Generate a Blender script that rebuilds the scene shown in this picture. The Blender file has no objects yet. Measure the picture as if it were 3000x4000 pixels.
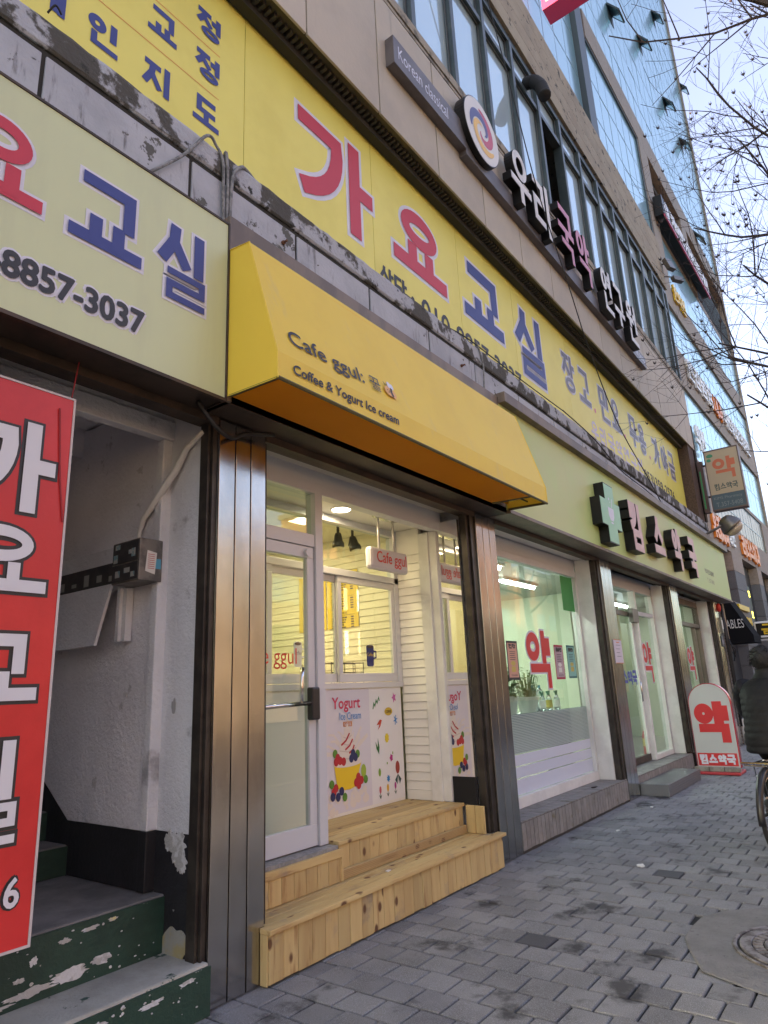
import bpy, math, random
from mathutils import Vector, Matrix
R = math.radians
random.seed(7)
SC = bpy.context.scene
COL = SC.collection

# ---------------------------------------------------------------- camera, sky, sun, exposure
cam_d = bpy.data.cameras.new('camera'); cam = bpy.data.objects.new('camera', cam_d); COL.objects.link(cam)
cam_d.sensor_fit = 'VERTICAL'; cam_d.sensor_height = 36.0; cam_d.sensor_width = 27.0
cam_d.lens = 2591.2 / 4000 * 36; cam_d.clip_start = .05; cam_d.clip_end = 3000
_r = Vector((.6016548, -.79759594, -.04303743)); _u = -Vector((.18336137, .19035608, -.9644393)); _b = -Vector((.77742531, .57236813, .26077694))
cam.matrix_world = Matrix(((_r.x, _u.x, _b.x, 0), (_r.y, _u.y, _b.y, -3.0127), (_r.z, _u.z, _b.z, 1.48), (0, 0, 0, 1)))
SC.camera = cam

SUN_EL, SUN_AZ = R(6), R(150)        # low sun behind the viewer's left, behind the facade line: the whole front is in shade
world = bpy.data.worlds.new('World'); SC.world = world; world.use_nodes = True
wn = world.node_tree; bg = wn.nodes['Background']
sky = wn.nodes.new('ShaderNodeTexSky'); sky.sky_type = 'NISHITA'; sky.sun_disc = False
sky.sun_elevation = SUN_EL; sky.sun_rotation = R(90) - SUN_AZ
sky.air_density = 1.0; sky.dust_density = 5.0; sky.ozone_density = 1.6
hsv = wn.nodes.new('ShaderNodeHueSaturation'); hsv.inputs['Saturation'].default_value = .7; hsv.inputs['Hue'].default_value = .53
tint = wn.nodes.new('ShaderNodeMix'); tint.data_type = 'RGBA'; tint.blend_type = 'MULTIPLY'; tint.inputs[0].default_value = 1; tint.inputs[7].default_value = (.985, .985, 1.02, 1)
wn.links.new(sky.outputs[0], hsv.inputs['Color']); wn.links.new(hsv.outputs[0], tint.inputs[6]); wn.links.new(tint.outputs[2], bg.inputs[0]); bg.inputs[1].default_value = .15
sun_d = bpy.data.lights.new('sun', 'SUN'); sun_d.energy = 2.0; sun_d.angle = R(.53); sun_d.color = (1, .62, .34)
sun = bpy.data.objects.new('sun', sun_d); COL.objects.link(sun)
sdir = Vector((math.cos(SUN_EL) * math.cos(SUN_AZ), math.cos(SUN_EL) * math.sin(SUN_AZ), math.sin(SUN_EL)))
sun.rotation_euler = sdir.to_track_quat('Z', 'Y').to_euler(); sun.location = sdir * 60
vs = SC.view_settings; vs.view_transform = 'Standard'; vs.look = 'None'; vs.gamma = 1; vs.exposure = 2.87; vs.use_curve_mapping = False

# ---------------------------------------------------------------- helpers
X, Y, Z = Vector((1, 0, 0)), Vector((0, 1, 0)), Vector((0, 0, 1))
class Fr:                                    # a flat working frame: origin, right, up, outward
    def __init__(s, o, u=X, v=Z):
        s.o = Vector(o); s.u = Vector(u).normalized(); s.v = Vector(v).normalized(); s.n = s.u.cross(s.v)
    def __call__(s, a, b, c=0.): return s.o + s.u * a + s.v * b + s.n * c
def FF(y): return Fr((0, y, 0))              # facade frame: a = x, b = z, c = towards the street
def SIDE(x): return Fr((x, 0, 0), -Y, Z)     # wall facing -x: a = -y

class MB:
    def __init__(s): s.v = []; s.f = []; s.m = []
    def add(s, vs, fs, mi=0):
        k = len(s.v); s.v += [Vector(p) for p in vs]; s.f += [tuple(i + k for i in f) for f in fs]; s.m += [mi] * len(fs); return s
    def box(s, x0, x1, y0, y1, z0, z1, mi=0):
        if x0 > x1: x0, x1 = x1, x0
        if y0 > y1: y0, y1 = y1, y0
        if z0 > z1: z0, z1 = z1, z0
        return s.add([(x0,y0,z0),(x1,y0,z0),(x1,y1,z0),(x0,y1,z0),(x0,y0,z1),(x1,y0,z1),(x1,y1,z1),(x0,y1,z1)],
                     [(0,3,2,1),(4,5,6,7),(0,1,5,4),(1,2,6,5),(2,3,7,6),(3,0,4,7)], mi)
    def fbox(s, fr, a0, a1, b0, b1, c0, c1, mi=0):
        q = [fr(a, b, c) for c in (c0, c1) for a, b in ((a0,b0),(a1,b0),(a1,b1),(a0,b1))]
        return s.add(q, [(0,3,2,1),(4,5,6,7),(0,1,5,4),(1,2,6,5),(2,3,7,6),(3,0,4,7)], mi)
    def quad(s, fr, a0, a1, b0, b1, c=0., mi=0):
        return s.add([fr(a0,b0,c), fr(a1,b0,c), fr(a1,b1,c), fr(a0,b1,c)], [(0,1,2,3)], mi)
    def poly(s, fr, pts, c=0., d=0., mi=0):          # flat shape, or prism when d > 0
        n = len(pts)
        if d == 0: return s.add([fr(a, b, c) for a, b in pts], [tuple(range(n))], mi)
        q = [fr(a, b, c) for a, b in pts] + [fr(a, b, c + d) for a, b in pts]
        return s.add(q, [tuple(range(n))[::-1], tuple(range(n, 2*n))] + [(i, (i+1) % n, n + (i+1) % n, n + i) for i in range(n)], mi)
    def disc(s, fr, a, b, ra, rb=None, c=0., d=0., n=28, mi=0):
        rb = ra if rb is None else rb
        return s.poly(fr, [(a + ra * math.cos(6.28318*i/n), b + rb * math.sin(6.28318*i/n)) for i in range(n)], c, d, mi)
    def tube(s, path, r, n=6, r2=None, mi=0, cap=True):
        path = [Vector(p) for p in path]; k = len(path); rings = []
        up = None
        for i, p in enumerate(path):
            t = (path[min(i+1, k-1)] - path[max(i-1, 0)])
            t = t.normalized() if t.length > 1e-9 else Vector(Z)
            if up is None or abs(up.dot(t)) > .98: up = (Z if abs(t.z) < .9 else X)
            a = t.cross(up).normalized(); b = a.cross(t).normalized(); up = b
            rr = r if r2 is None else r + (r2 - r) * i / max(1, k - 1)
            if isinstance(r, (list, tuple)): rr = r[i]
            rings.append([p + a * (rr * math.cos(6.28318*j/n)) + b * (rr * math.sin(6.28318*j/n)) for j in range(n)])
        v = [q for g in rings for q in g]
        f = [(i*n+j, i*n+(j+1) % n, (i+1)*n+(j+1) % n, (i+1)*n+j) for i in range(k-1) for j in range(n)]
        if cap: f += [tuple(range(n))[::-1], tuple(range((k-1)*n, k*n))]
        return s.add(v, f, mi)
    def lathe(s, prof, o, n=16, ax=Z, mi=0, cap=True):         # prof = [(radius, height)...]
        ax = Vector(ax).normalized(); a = ax.cross(X if abs(ax.x) < .9 else Y).normalized(); b = ax.cross(a); o = Vector(o)
        v = [o + ax*h + a*(r*math.cos(6.28318*j/n)) + b*(r*math.sin(6.28318*j/n)) for r, h in prof for j in range(n)]
        k = len(prof)
        f = [(i*n+j, i*n+(j+1) % n, (i+1)*n+(j+1) % n, (i+1)*n+j) for i in range(k-1) for j in range(n)]
        if cap: f += [tuple(range(n))[::-1], tuple(range((k-1)*n, k*n))]
        return s.add(v, f, mi)
    def ell(s, c, r, nu=12, nv=8, mi=0):
        c = Vector(c); v = []; f = []
        for i in range(nv + 1):
            t = math.pi * i / nv
            for j in range(nu):
                p = 6.28318 * j / nu
                v.append(c + Vector((r[0]*math.sin(t)*math.cos(p), r[1]*math.sin(t)*math.sin(p), r[2]*math.cos(t))))
        for i in range(nv):
            for j in range(nu): f.append((i*nu+j, (i+1)*nu+j, (i+1)*nu+(j+1) % nu, i*nu+(j+1) % nu))
        return s.add(v, f, mi)
    def stroke(s, fr, pts, hw, c=0., d=0., closed=False, ext=0., mi=0):
        P = [Vector((p[0], p[1])) for p in pts]; n = len(P)
        if not closed and ext:
            a = (P[0] - P[1]).normalized(); b = (P[-1] - P[-2]).normalized(); P[0] = P[0] + a*ext; P[-1] = P[-1] + b*ext
        Lf, Rt = [], []
        for i in range(n):
            if closed: d0 = (P[i] - P[i-1]).normalized(); d1 = (P[(i+1) % n] - P[i]).normalized()
            else:
                d0 = (P[i] - P[i-1]).normalized() if i else (P[1] - P[0]).normalized()
                d1 = (P[i+1] - P[i]).normalized() if i < n-1 else d0
            n0 = Vector((-d0.y, d0.x)); n1 = Vector((-d1.y, d1.x)); m = n0 + n1
            m = m / max(.35, m.dot(n0)) if m.length > 1e-6 else n0
            Lf.append(P[i] + m*hw); Rt.append(P[i] - m*hw)
        for i in range(n if closed else n-1):
            j = (i+1) % n; q = [Rt[i], Rt[j], Lf[j], Lf[i]]
            if d == 0: s.add([fr(p.x, p.y, c) for p in q], [(0,1,2,3)], mi)
            else:
                f = [(0,3,2,1),(4,5,6,7),(0,1,5,4),(2,3,7,6)]
                if not closed and i == 0: f.append((3,0,4,7))
                if not closed and i == n-2: f.append((1,2,6,5))
                s.add([fr(p.x, p.y, c) for p in q] + [fr(p.x, p.y, c+d) for p in q], f, mi)
        return s

def build(mb, name, mats, parent=None, smooth=False, bevel=0., kind=None):
    me = bpy.data.meshes.new(name)
    off = Vector((0, 0, 0)); p = parent
    while p is not None: off += p.location; p = p.parent
    inv = parent.get('_rz', 0) if parent is not None else 0
    vv = [v - off for v in mb.v]
    if inv: rot = Matrix.Rotation(-inv, 3, 'Z'); vv = [rot @ v for v in vv]
    me.from_pydata([tuple(v) for v in vv], [], mb.f)
    if not isinstance(mats, (list, tuple)): mats = [mats]
    for m in mats: me.materials.append(m)
    if len(mats) > 1: me.polygons.foreach_set('material_index', mb.m)
    if smooth: me.polygons.foreach_set('use_smooth', [True]*len(me.polygons))
    me.update()
    o = bpy.data.objects.new(name, me); COL.objects.link(o)
    if parent is not None: o.parent = parent
    if bevel:
        b = o.modifiers.new('edge', 'BEVEL'); b.width = bevel; b.segments = 2; b.limit_method = 'ANGLE'
    if kind: o['kind'] = kind
    return o
def tag(o, label, cat, group=None, kind=None):
    if label: o['label'] = label
    if cat: o['category'] = cat
    if group: o['group'] = group
    if kind: o['kind'] = kind
    return o
def thing(name, label, cat, loc, group=None):
    o = bpy.data.objects.new(name, None); COL.objects.link(o); o.location = loc; o.empty_display_size = .1
    return tag(o, label, cat, group)
def B(x0, x1, y0, y1, z0, z1): return MB().box(x0, x1, y0, y1, z0, z1)
def dup(root, loc, label=None, rz=None):
    r = root.copy(); COL.objects.link(r); r.location = loc
    if rz is not None: r.rotation_euler.z = rz
    if label: r['label'] = label
    for ch in list(root.children):
        c = ch.copy(); COL.objects.link(c); c.parent = r
        for g in ch.children:
            d = g.copy(); COL.objects.link(d); d.parent = c
    return r

# ---------------------------------------------------------------- lettering
def latin(mb, fr, txt, a0, a1, b0, b1, c=0., d=0., bold=0., mi=0, flip=False):
    cu = bpy.data.curves.new('t', 'FONT'); cu.body = txt; cu.size = 1; cu.resolution_u = 3
    if d: cu.extrude = .5
    ob = bpy.data.objects.new('t', cu); COL.objects.link(ob)
    dg = bpy.context.evaluated_depsgraph_get(); me = bpy.data.meshes.new_from_object(ob.evaluated_get(dg))
    vs = [v.co.copy() for v in me.vertices]; fs = [tuple(p.vertices) for p in me.polygons]
    bpy.data.objects.remove(ob); bpy.data.curves.remove(cu); bpy.data.meshes.remove(me)
    if not vs: return mb
    xs = [v.x for v in vs]; ys = [v.y for v in vs]; lx, hx, ly, hy = min(xs), max(xs), min(ys), max(ys)
    sx = (a1-a0)/(hx-lx); sy = (b1-b0)/max(1e-6, hy-ly)
    sh = [(0, 0)]
    if bold:                                   # heavier weight: shifted copies, each a hair in front of the last
        e = bold*(b1-b0)/1.05; k = 8 if bold > .03 else 4; sh += [(e*math.cos(6.28318*i/k), e*math.sin(6.28318*i/k)) for i in range(k)]
    for i, (dx, dy) in enumerate(sh):
        mb.add([fr(a0+(v.x-lx)*sx+dx, b0+(v.y-ly)*sy+dy, c+.00012*i+((v.z+.5)*d if d else 0)) for v in vs], fs, mi)
    return mb

def arc(cx, cy, rx, ry, a0, a1, n=10): return [(cx+rx*math.cos(R(a0+(a1-a0)*i/n)), cy+ry*math.sin(R(a0+(a1-a0)*i/n))) for i in range(n+1)]
CHO = ['g','gg','n','d','dd','r','m','b','bb','s','ss','o','j','jj','c','k','t','p','h']
JUNG = ['a','ae','ya','yae','eo','e','yeo','ye','O','Oa','Oae','Oi','yO','U','Ueo','Ue','Ui','yU','E','Ei','i']
JONG = ['','g','gg','gs','n','nj','nh','d','r','rg','rm','rb','rs','rt','rp','rh','m','b','bs','s','ss','o','j','c','k','t','p','h']
GK = [(.04,.92),(.84,.92)]+[((1-t)**2*.86+2*t*(1-t)*.84+t*t*.1, (1-t)**2*.78+2*t*(1-t)*.22+t*t*.02) for t in [i/8 for i in range(9)]]
def cons(k, curved):
    if k == 'g': return [GK] if curved else [[(.04,.9),(.92,.9),(.92,0)]]
    if k == 'gg': return [[(.0,.9),(.42,.9),(.40,0)], [(.54,.9),(.98,.9),(.96,0)]]
    if k == 'n': return [[(.1,1),(.1,.12),(.96,.12)]]
    if k == 'd': return [[(.94,.9),(.1,.9),(.1,.1),(.94,.1)]]
    if k == 'r': return [[(.08,.95),(.92,.95),(.92,.52),(.08,.52),(.08,.06),(.94,.06)]]
    if k == 'm': return [('loop', [(.1,.92),(.1,.08),(.9,.08),(.9,.92)])]
    if k == 'b': return [[(.1,1),(.1,.05),(.9,.05),(.9,1)], [(.1,.52),(.9,.52)]]
    if k == 's': return [[(.5,1),(.46,.62),(.06,.05)], [(.48,.6),(.94,.05)]]
    if k == 'o': return [('ring', [(.5,.5),(.44,.46)])]
    if k == 'j': return [[(.08,.92),(.92,.92)], [(.52,.92),(.44,.55),(.06,.03)], [(.47,.52),(.94,.03)]]
    if k == 'c': return [[(.5,1.12),(.5,.95)], [(.08,.82),(.92,.82)], [(.52,.82),(.44,.5),(.06,.0)], [(.47,.46),(.94,.0)]]
    if k == 'k': return ([GK, [(.04,.55),(.86,.55)]] if curved else [[(.04,.9),(.92,.9),(.92,0)], [(.04,.48),(.92,.48)]])
    if k == 't': return [[(.94,.92),(.1,.92),(.1,.08),(.94,.08)], [(.1,.5),(.9,.5)]]
    if k == 'h': return [[(.5,1.1),(.5,.95)], [(.06,.82),(.94,.82)], ('ring', [(.5,.33),(.36,.33)])]
    return []
def vow(k):
    V = {'i': [[(.5,1),(.5,0)]], 'a': [[(.3,1),(.3,0)], [(.3,.52),(.95,.52)]], 'ya': [[(.3,1),(.3,0)], [(.3,.66),(.95,.66)], [(.3,.36),(.95,.36)]],
         'eo': [[(.7,1),(.7,0)], [(.05,.55),(.7,.55)]], 'yeo': [[(.7,1),(.7,0)], [(.05,.68),(.7,.68)], [(.05,.38),(.7,.38)]],
         'ae': [[(.2,.97),(.2,.03)], [(.8,1),(.8,0)], [(.2,.5),(.8,.5)]], 'e': [[(.42,.97),(.42,.03)], [(.85,1),(.85,0)], [(.0,.5),(.42,.5)]],
         'O': [[(.0,.15),(1,.15)], [(.5,1),(.5,.15)]], 'yO': [[(.0,.15),(1,.15)], [(.33,1),(.33,.15)], [(.67,1),(.67,.15)]],
         'U': [[(.0,.85),(1,.85)], [(.5,.85),(.5,0)]], 'yU': [[(.0,.85),(1,.85)], [(.33,.85),(.33,0)], [(.67,.85),(.67,0)]], 'E': [[(0,.5),(1,.5)]]}
    return V[k]
def hangul(mb, fr, ch, a0, a1, b0, b1, hw, c=0., d=0., grow=0., mi=0, st=.0006):
    S = ord(ch) - 0xAC00; L = CHO[S//588]; V = JUNG[(S % 588)//28]; T = JONG[S % 28]
    it = []
    def put(lst, x0, x1, y0, y1, f=1.):
        for q in lst:
            lp = q[0] if isinstance(q, tuple) else ''; p = q[1] if lp else q
            if lp == 'ring': it.append((lp, [(x0+(x1-x0)*p[0][0], y0+(y1-y0)*p[0][1]), ((x1-x0)*p[1][0], (y1-y0)*p[1][1])], f))
            else: it.append((lp, [(x0+(x1-x0)*u, y0+(y1-y0)*v) for u, v in p], f))
    FT = {'r': .62, 'm': .85, 'o': .85}.get(T, .9)
    hor = V[0] in 'OUE' or V in ('yO', 'yU'); comp = V in ('Oa','Oae','Oi','Ueo','Ue','Ui','Ei')
    if comp:
        main, sub = V[0], V[1:]
        if T:
            put(cons(L, 0), .06,.58,.66,1); put(vow(main), .0,.64,.40,.6); put(vow(sub), .64,1,.34,1); put(cons(T, 0), .14,.96,.0,.28, FT)
        else:
            put(cons(L, 0), .05,.6,.5,1); put(vow(main), .0,.66,.14,.42); put(vow(sub), .66,1,.0,1)
    elif hor:
        if T: put(cons(L, 0), .12,.88,.64,1); put(vow(V), .0,1,.38,.58); put(cons(T, 0), .12,.88,.0,.3, FT)
        else: put(cons(L, 0), .12,.88,.46,1); put(vow(V), .0,1,.04,.4)
    else:
        cv = L in ('g','k')
        if T: put(cons(L, cv), .0,.56,.48,.98); put(vow(V), .62,1,.46,1); put(cons(T, 0), .12,.96,.0,.37, FT)
        else: put(cons(L, cv), .0,.58,.08,.92); put(vow(V), .64,1,.0,1)
    for i, (lp, p, f) in enumerate(it):
        hh = hw*f+grow
        if lp == 'ring':
            cx, cy = a0+(a1-a0)*p[0][0], b0+(b1-b0)*p[0][1]; rx, ry = (a1-a0)*p[1][0], (b1-b0)*p[1][1]; n = 28
            ro = [(cx+(rx+hh*.4+grow*.6)*math.cos(6.28318*k/n), cy+(ry+hh*.4+grow*.6)*math.sin(6.28318*k/n)) for k in range(n)]
            ri = [(cx+max(rx*.16, rx-hh*1.5)*math.cos(6.28318*k/n), cy+max(ry*.16, ry-hh*1.5)*math.sin(6.28318*k/n)) for k in range(n)]
            e = c+i*st
            for k in range(n):
                l = (k+1) % n; q = [ri[k], ro[k], ro[l], ri[l]]
                if d == 0: mb.add([fr(*t, e) for t in q], [(0,1,2,3)], mi)
                else: mb.add([fr(*t, e) for t in q]+[fr(*t, e+d) for t in q], [(4,5,6,7),(1,2,6,5),(3,0,4,7)], mi)
            continue
        q = [(a0+(a1-a0)*u, b0+(b1-b0)*v) for u, v in p]
        mb.stroke(fr, q, hh, c+i*st, d, lp == 'loop', (hw*.5 if not lp else 0)+grow, mi)
    return mb
def hline(mb, fr, txt, a0, a1, b0, b1, hw, gap=.15, **k):
    n = len(txt); w = (a1-a0)/(n+(n-1)*gap)
    for i, ch in enumerate(txt):
        if 0xAC00 <= ord(ch) <= 0xD7A3: hangul(mb, fr, ch, a0+i*w*(1+gap), a0+i*w*(1+gap)+w, b0, b1, hw, **k)
        elif ch == '.': mb.disc(fr, a0+i*w*(1+gap)+w*.5, b0+hw, hw*1.2, hw*1.2, k.get('c', 0), k.get('d', 0), 12, k.get('mi', 0))
    return mb

def syls(par, m_, fr, txt, a0, a1, b0, b1, hw, gap=.15, name='syllable', **k):      # each syllable a part of its own
    n = len(txt); w = (a1-a0)/(n+(n-1)*gap)
    for i, ch in enumerate(txt): build(hangul(MB(), fr, ch, a0+i*w*(1+gap), a0+i*w*(1+gap)+w, b0, b1, hw, **k), name, m_, par)

# ---------------------------------------------------------------- materials
def mat(name, col, rough=.6, metal=0., col2=None, vs=4., lo=.42, hi=.6, det=6., st=(1,1,1), bump=0., bs=90., bst=(1,1,1), rnd=0., spec=.5,
        emit=None, es=0., trans=0., wet=None, col3=None, v3=20., l3=.55, h3=.62, rvar=0., world=False, sheen=0., grime=None):
    m = bpy.data.materials.new(name); m.use_nodes = True; t = m.node_tree; N, Lk = t.nodes, t.links; p = N['Principled BSDF']
    p.inputs['Roughness'].default_value = rough; p.inputs['Metallic'].default_value = metal; p.inputs['Specular IOR Level'].default_value = spec
    p.inputs['Transmission Weight'].default_value = trans
    if sheen: p.inputs['Sheen Weight'].default_value = sheen
    tc = N.new('ShaderNodeTexCoord'); src = tc.outputs['Object']
    if world: src = N.new('ShaderNodeNewGeometry').outputs['Position']
    oi = N.new('ShaderNodeObjectInfo')
    def noise(scale, stv, detail=det, shift=True):
        mp = N.new('ShaderNodeMapping'); mp.inputs['Scale'].default_value = stv
        if shift and not world:
            mu = N.new('ShaderNodeMath'); mu.operation = 'MULTIPLY'; mu.inputs[1].default_value = 37.; Lk.new(oi.outputs['Random'], mu.inputs[0])
            Lk.new(mu.outputs[0], mp.inputs['Location'])
        Lk.new(src, mp.inputs[0]); n = N.new('ShaderNodeTexNoise'); n.inputs['Scale'].default_value = scale; n.inputs['Detail'].default_value = detail
        n.inputs['Roughness'].default_value = .62; Lk.new(mp.outputs[0], n.inputs['Vector']); return n.outputs['Fac']
    def ramp(f, a, b):
        r = N.new('ShaderNodeMapRange'); r.inputs[1].default_value = a; r.inputs[2].default_value = b; r.interpolation_type = 'SMOOTHSTEP'; Lk.new(f, r.inputs[0]); return r.outputs[0]
    def mix(f, a, b):
        x = N.new('ShaderNodeMix'); x.data_type = 'RGBA'; Lk.new(f, x.inputs[0])
        for s, i in ((a, 6), (b, 7)):
            if isinstance(s, tuple): x.inputs[i].default_value = (*s, 1)
            else: Lk.new(s, x.inputs[i])
        return x.outputs[2]
    c = N.new('ShaderNodeRGB'); c.outputs[0].default_value = (*col, 1); out = c.outputs[0]
    if col2: out = mix(ramp(noise(vs, st), lo, hi), out, col2)
    if col3: out = mix(ramp(noise(v3, st), l3, h3), out, col3)
    if grime: out = mix(ramp(noise(grime[1], grime[2]), grime[3], grime[4]), out, grime[0])
    if rnd:
        mr = N.new('ShaderNodeMapRange'); mr.inputs[3].default_value = 1-rnd; mr.inputs[4].default_value = 1+rnd; Lk.new(oi.outputs['Random'], mr.inputs[0])
        hs = N.new('ShaderNodeHueSaturation'); Lk.new(mr.outputs[0], hs.inputs['Value']); Lk.new(out, hs.inputs['Color']); out = hs.outputs[0]
    Lk.new(out, p.inputs['Base Color'])
    if rvar:
        mr = N.new('ShaderNodeMapRange'); mr.inputs[3].default_value = max(.02, rough-rvar); mr.inputs[4].default_value = min(1, rough+rvar); Lk.new(noise(vs*2.3+3, st), mr.inputs[0]); Lk.new(mr.outputs[0], p.inputs['Roughness'])
    if bump:
        b = N.new('ShaderNodeBump'); b.inputs['Strength'].default_value = bump; b.inputs['Distance'].default_value = .02
        Lk.new(noise(bs, bst, 4.), b.inputs['Height']); Lk.new(b.outputs[0], p.inputs['Normal'])
    if emit: p.inputs['Emission Color'].default_value = (*emit, 1); p.inputs['Emission Strength'].default_value = es
    return m
def glass(name, tint=(.9,.95,.93), rough=.0, ior=1.5, base=0.):
    m = bpy.data.materials.new(name); m.use_nodes = True; t = m.node_tree; N, Lk = t.nodes, t.links; N.remove(N['Principled BSDF'])
    o = N['Material Output']; fr = N.new('ShaderNodeFresnel'); fr.inputs[0].default_value = ior; tr = N.new('ShaderNodeBsdfTransparent'); tr.inputs[0].default_value = (*tint, 1)
    gl = N.new('ShaderNodeBsdfGlossy'); gl.inputs['Roughness'].default_value = rough; mx = N.new('ShaderNodeMixShader')
    ad = N.new('ShaderNodeMath'); ad.operation = 'ADD'; ad.use_clamp = True; ad.inputs[1].default_value = base; Lk.new(fr.outputs[0], ad.inputs[0])
    ge = N.new('ShaderNodeNewGeometry'); iv = N.new('ShaderNodeMath'); iv.operation = 'SUBTRACT'; iv.inputs[0].default_value = 1; Lk.new(ge.outputs['Backfacing'], iv.inputs[1]); ml = N.new('ShaderNodeMath'); ml.operation = 'MULTIPLY'; Lk.new(iv.outputs[0], ml.inputs[0]); Lk.new(ad.outputs[0], ml.inputs[1])
    Lk.new(ml.outputs[0], mx.inputs[0]); Lk.new(tr.outputs[0], mx.inputs[1]); Lk.new(gl.outputs[0], mx.inputs[2]); Lk.new(mx.outputs[0], o.inputs[0]); return m
def mirrorglass(name, refl, body, fac=.7, rough=.02, rnd=.06, bump=.0):   # coated facade glass
    m = mat(name, body, .4, rnd=rnd); t = m.node_tree; N, Lk = t.nodes, t.links
    p = N['Principled BSDF']; o = N['Material Output']; gl = N.new('ShaderNodeBsdfGlossy'); gl.inputs[0].default_value = (*refl, 1); gl.inputs['Roughness'].default_value = rough
    mx = N.new('ShaderNodeMixShader'); mx.inputs[0].default_value = fac; Lk.new(p.outputs[0], mx.inputs[1]); Lk.new(gl.outputs[0], mx.inputs[2]); Lk.new(mx.outputs[0], o.inputs[0]); return m
def cloth(name, col, col2, tr, w=.45, **k):          # thin cloth that lets daylight through
    m = mat(name, col, col2=col2, **k); t = m.node_tree; N, Lk = t.nodes, t.links; p = N['Principled BSDF']; o = N['Material Output']
    tl = N.new('ShaderNodeBsdfTranslucent'); tl.inputs[0].default_value = (*tr, 1); mx = N.new('ShaderNodeMixShader'); mx.inputs[0].default_value = w
    Lk.new(p.outputs[0], mx.inputs[1]); Lk.new(tl.outputs[0], mx.inputs[2]); Lk.new(mx.outputs[0], o.inputs[0]); return m
def wood(name, st):
    m = mat(name, (.45,.31,.13), .62, col2=(.55,.42,.19), vs=7, lo=.3, hi=.72, st=st, bump=.2, bs=60, bst=st, rnd=.16, col3=(.3,.17,.065), v3=18, l3=.53, h3=.74, grime=((.27,.22,.16), 3.4, (1,1,1), .56, .78))
    t = m.node_tree; N, Lk = t.nodes, t.links; p = N['Principled BSDF']
    tc = N.new('ShaderNodeTexCoord'); oi = N.new('ShaderNodeObjectInfo'); mp = N.new('ShaderNodeMapping')
    mp.inputs['Scale'].default_value = [.62 if s < .5 else 1 for s in st]
    mu = N.new('ShaderNodeMath'); mu.operation = 'MULTIPLY'; mu.inputs[1].default_value = 53.; Lk.new(oi.outputs['Random'], mu.inputs[0]); Lk.new(mu.outputs[0], mp.inputs['Location'])
    Lk.new(tc.outputs['Object'], mp.inputs[0]); vo = N.new('ShaderNodeTexVoronoi'); vo.inputs['Scale'].default_value = 7.5; Lk.new(mp.outputs[0], vo.inputs['Vector'])
    mr = N.new('ShaderNodeMapRange'); mr.inputs[1].default_value = .1; mr.inputs[2].default_value = .17; mr.inputs[3].default_value = 1; mr.inputs[4].default_value = 0; Lk.new(vo.outputs['Distance'], mr.inputs[0])
    x = N.new('ShaderNodeMix'); x.data_type = 'RGBA'; Lk.new(mr.outputs[0], x.inputs[0]); old = p.inputs['Base Color'].links[0].from_socket
    Lk.new(old, x.inputs[6]); x.inputs[7].default_value = (.13,.06,.025,1); Lk.new(x.outputs[2], p.inputs['Base Color']); return m
# ---------------------------------------------------------------- material library
m_paver = mat('paver', (.215,.214,.216), .82, col2=(.16,.16,.162), vs=2.6, lo=.4, hi=.62, bump=.55, bs=260, rnd=.15, world=True, col3=(.33,.335,.35), v3=240, l3=.5, h3=.62, grime=((.055,.055,.058), 2.3, (1,1,1), .555, .67))
m_paver_dark = mat('paver_dark', (.075,.077,.085), .85, bump=.4, bs=260, col2=(.065,.067,.075), vs=200)
m_sand = mat('joint_sand', (.022,.021,.02), .95, bump=.5, bs=200)
m_asphalt = mat('asphalt', (.05,.05,.052), .9, bump=.5, bs=150)
m_kerb = mat('kerb_stone', (.3,.29,.28), .8, col2=(.22,.22,.21), vs=30, bump=.2, bs=120)
m_conc = mat('apron_concrete', (.2,.195,.19), .9, col2=(.15,.146,.14), vs=5, lo=.35, hi=.7, bump=.7, bs=45, col3=(.09,.09,.09), v3=28, l3=.62, h3=.7)
m_iron = mat('cast_iron', (.26,.24,.24), .6, .35, col2=(.1,.085,.08), vs=14, bump=.3, bs=90)
m_steel = mat('brushed_steel', (.5,.495,.485), .18, 1., col2=(.36,.35,.335), vs=1.3, lo=.3, hi=.7, st=(2.5,2.5,1), bump=.035, bs=1.7, bst=(1.5,1.5,2.2), rvar=.07)
m_rail = mat('dark_rail', (.045,.038,.034), .45, .5, col2=(.07,.06,.05), vs=6)
m_rail2 = mat('rail_grey', (.19,.18,.165), .4, .8)
m_ledge = mat('ledge_paint', (.44,.46,.5), .78, col2=(.34,.36,.4), vs=2.2, lo=.35, hi=.7, bump=.35, bs=26, col3=(.1,.1,.09), v3=4.6, l3=.625, h3=.645, grime=((.17,.17,.18), 5, (3.2,3.2,.5), .56, .72))
m_ledge_top = mat('ledge_cap', (.4,.42,.46), .85, col2=(.075,.072,.062), vs=3.2, lo=.47, hi=.53, bump=.6, bs=30, grime=((.03,.03,.026), 9, (1,1,1), .6, .66), det=9)
m_groove = mat('groove', (.035,.034,.03), .95)
m_banner = mat('banner_yellow', (.8,.73,.15), .5, col2=(.74,.66,.12), vs=1.2, lo=.4, hi=.7, bump=.03, bs=40, grime=((.45,.4,.08), 1.5, (4,4,.35), .68, .85))
m_seam = mat('banner_seam', (.25,.21,.05), .8)
m_red = mat('print_red', (.53,.035,.06), .5); m_blue = mat('print_blue', (.04,.055,.24), .5); m_white = mat('print_white', (.66,.67,.76), .5)
m_black = mat('print_black', (.03,.03,.033), .5); m_grey_print = mat('print_grey', (.17,.17,.22), .5); m_pinkdot = mat('print_pink', (.7,.2,.25), .5); m_orange_line = mat('print_orange', (.7,.28,.05), .5)
m_lilac = mat('print_lilac', (.55,.5,.62), .5)
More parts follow.
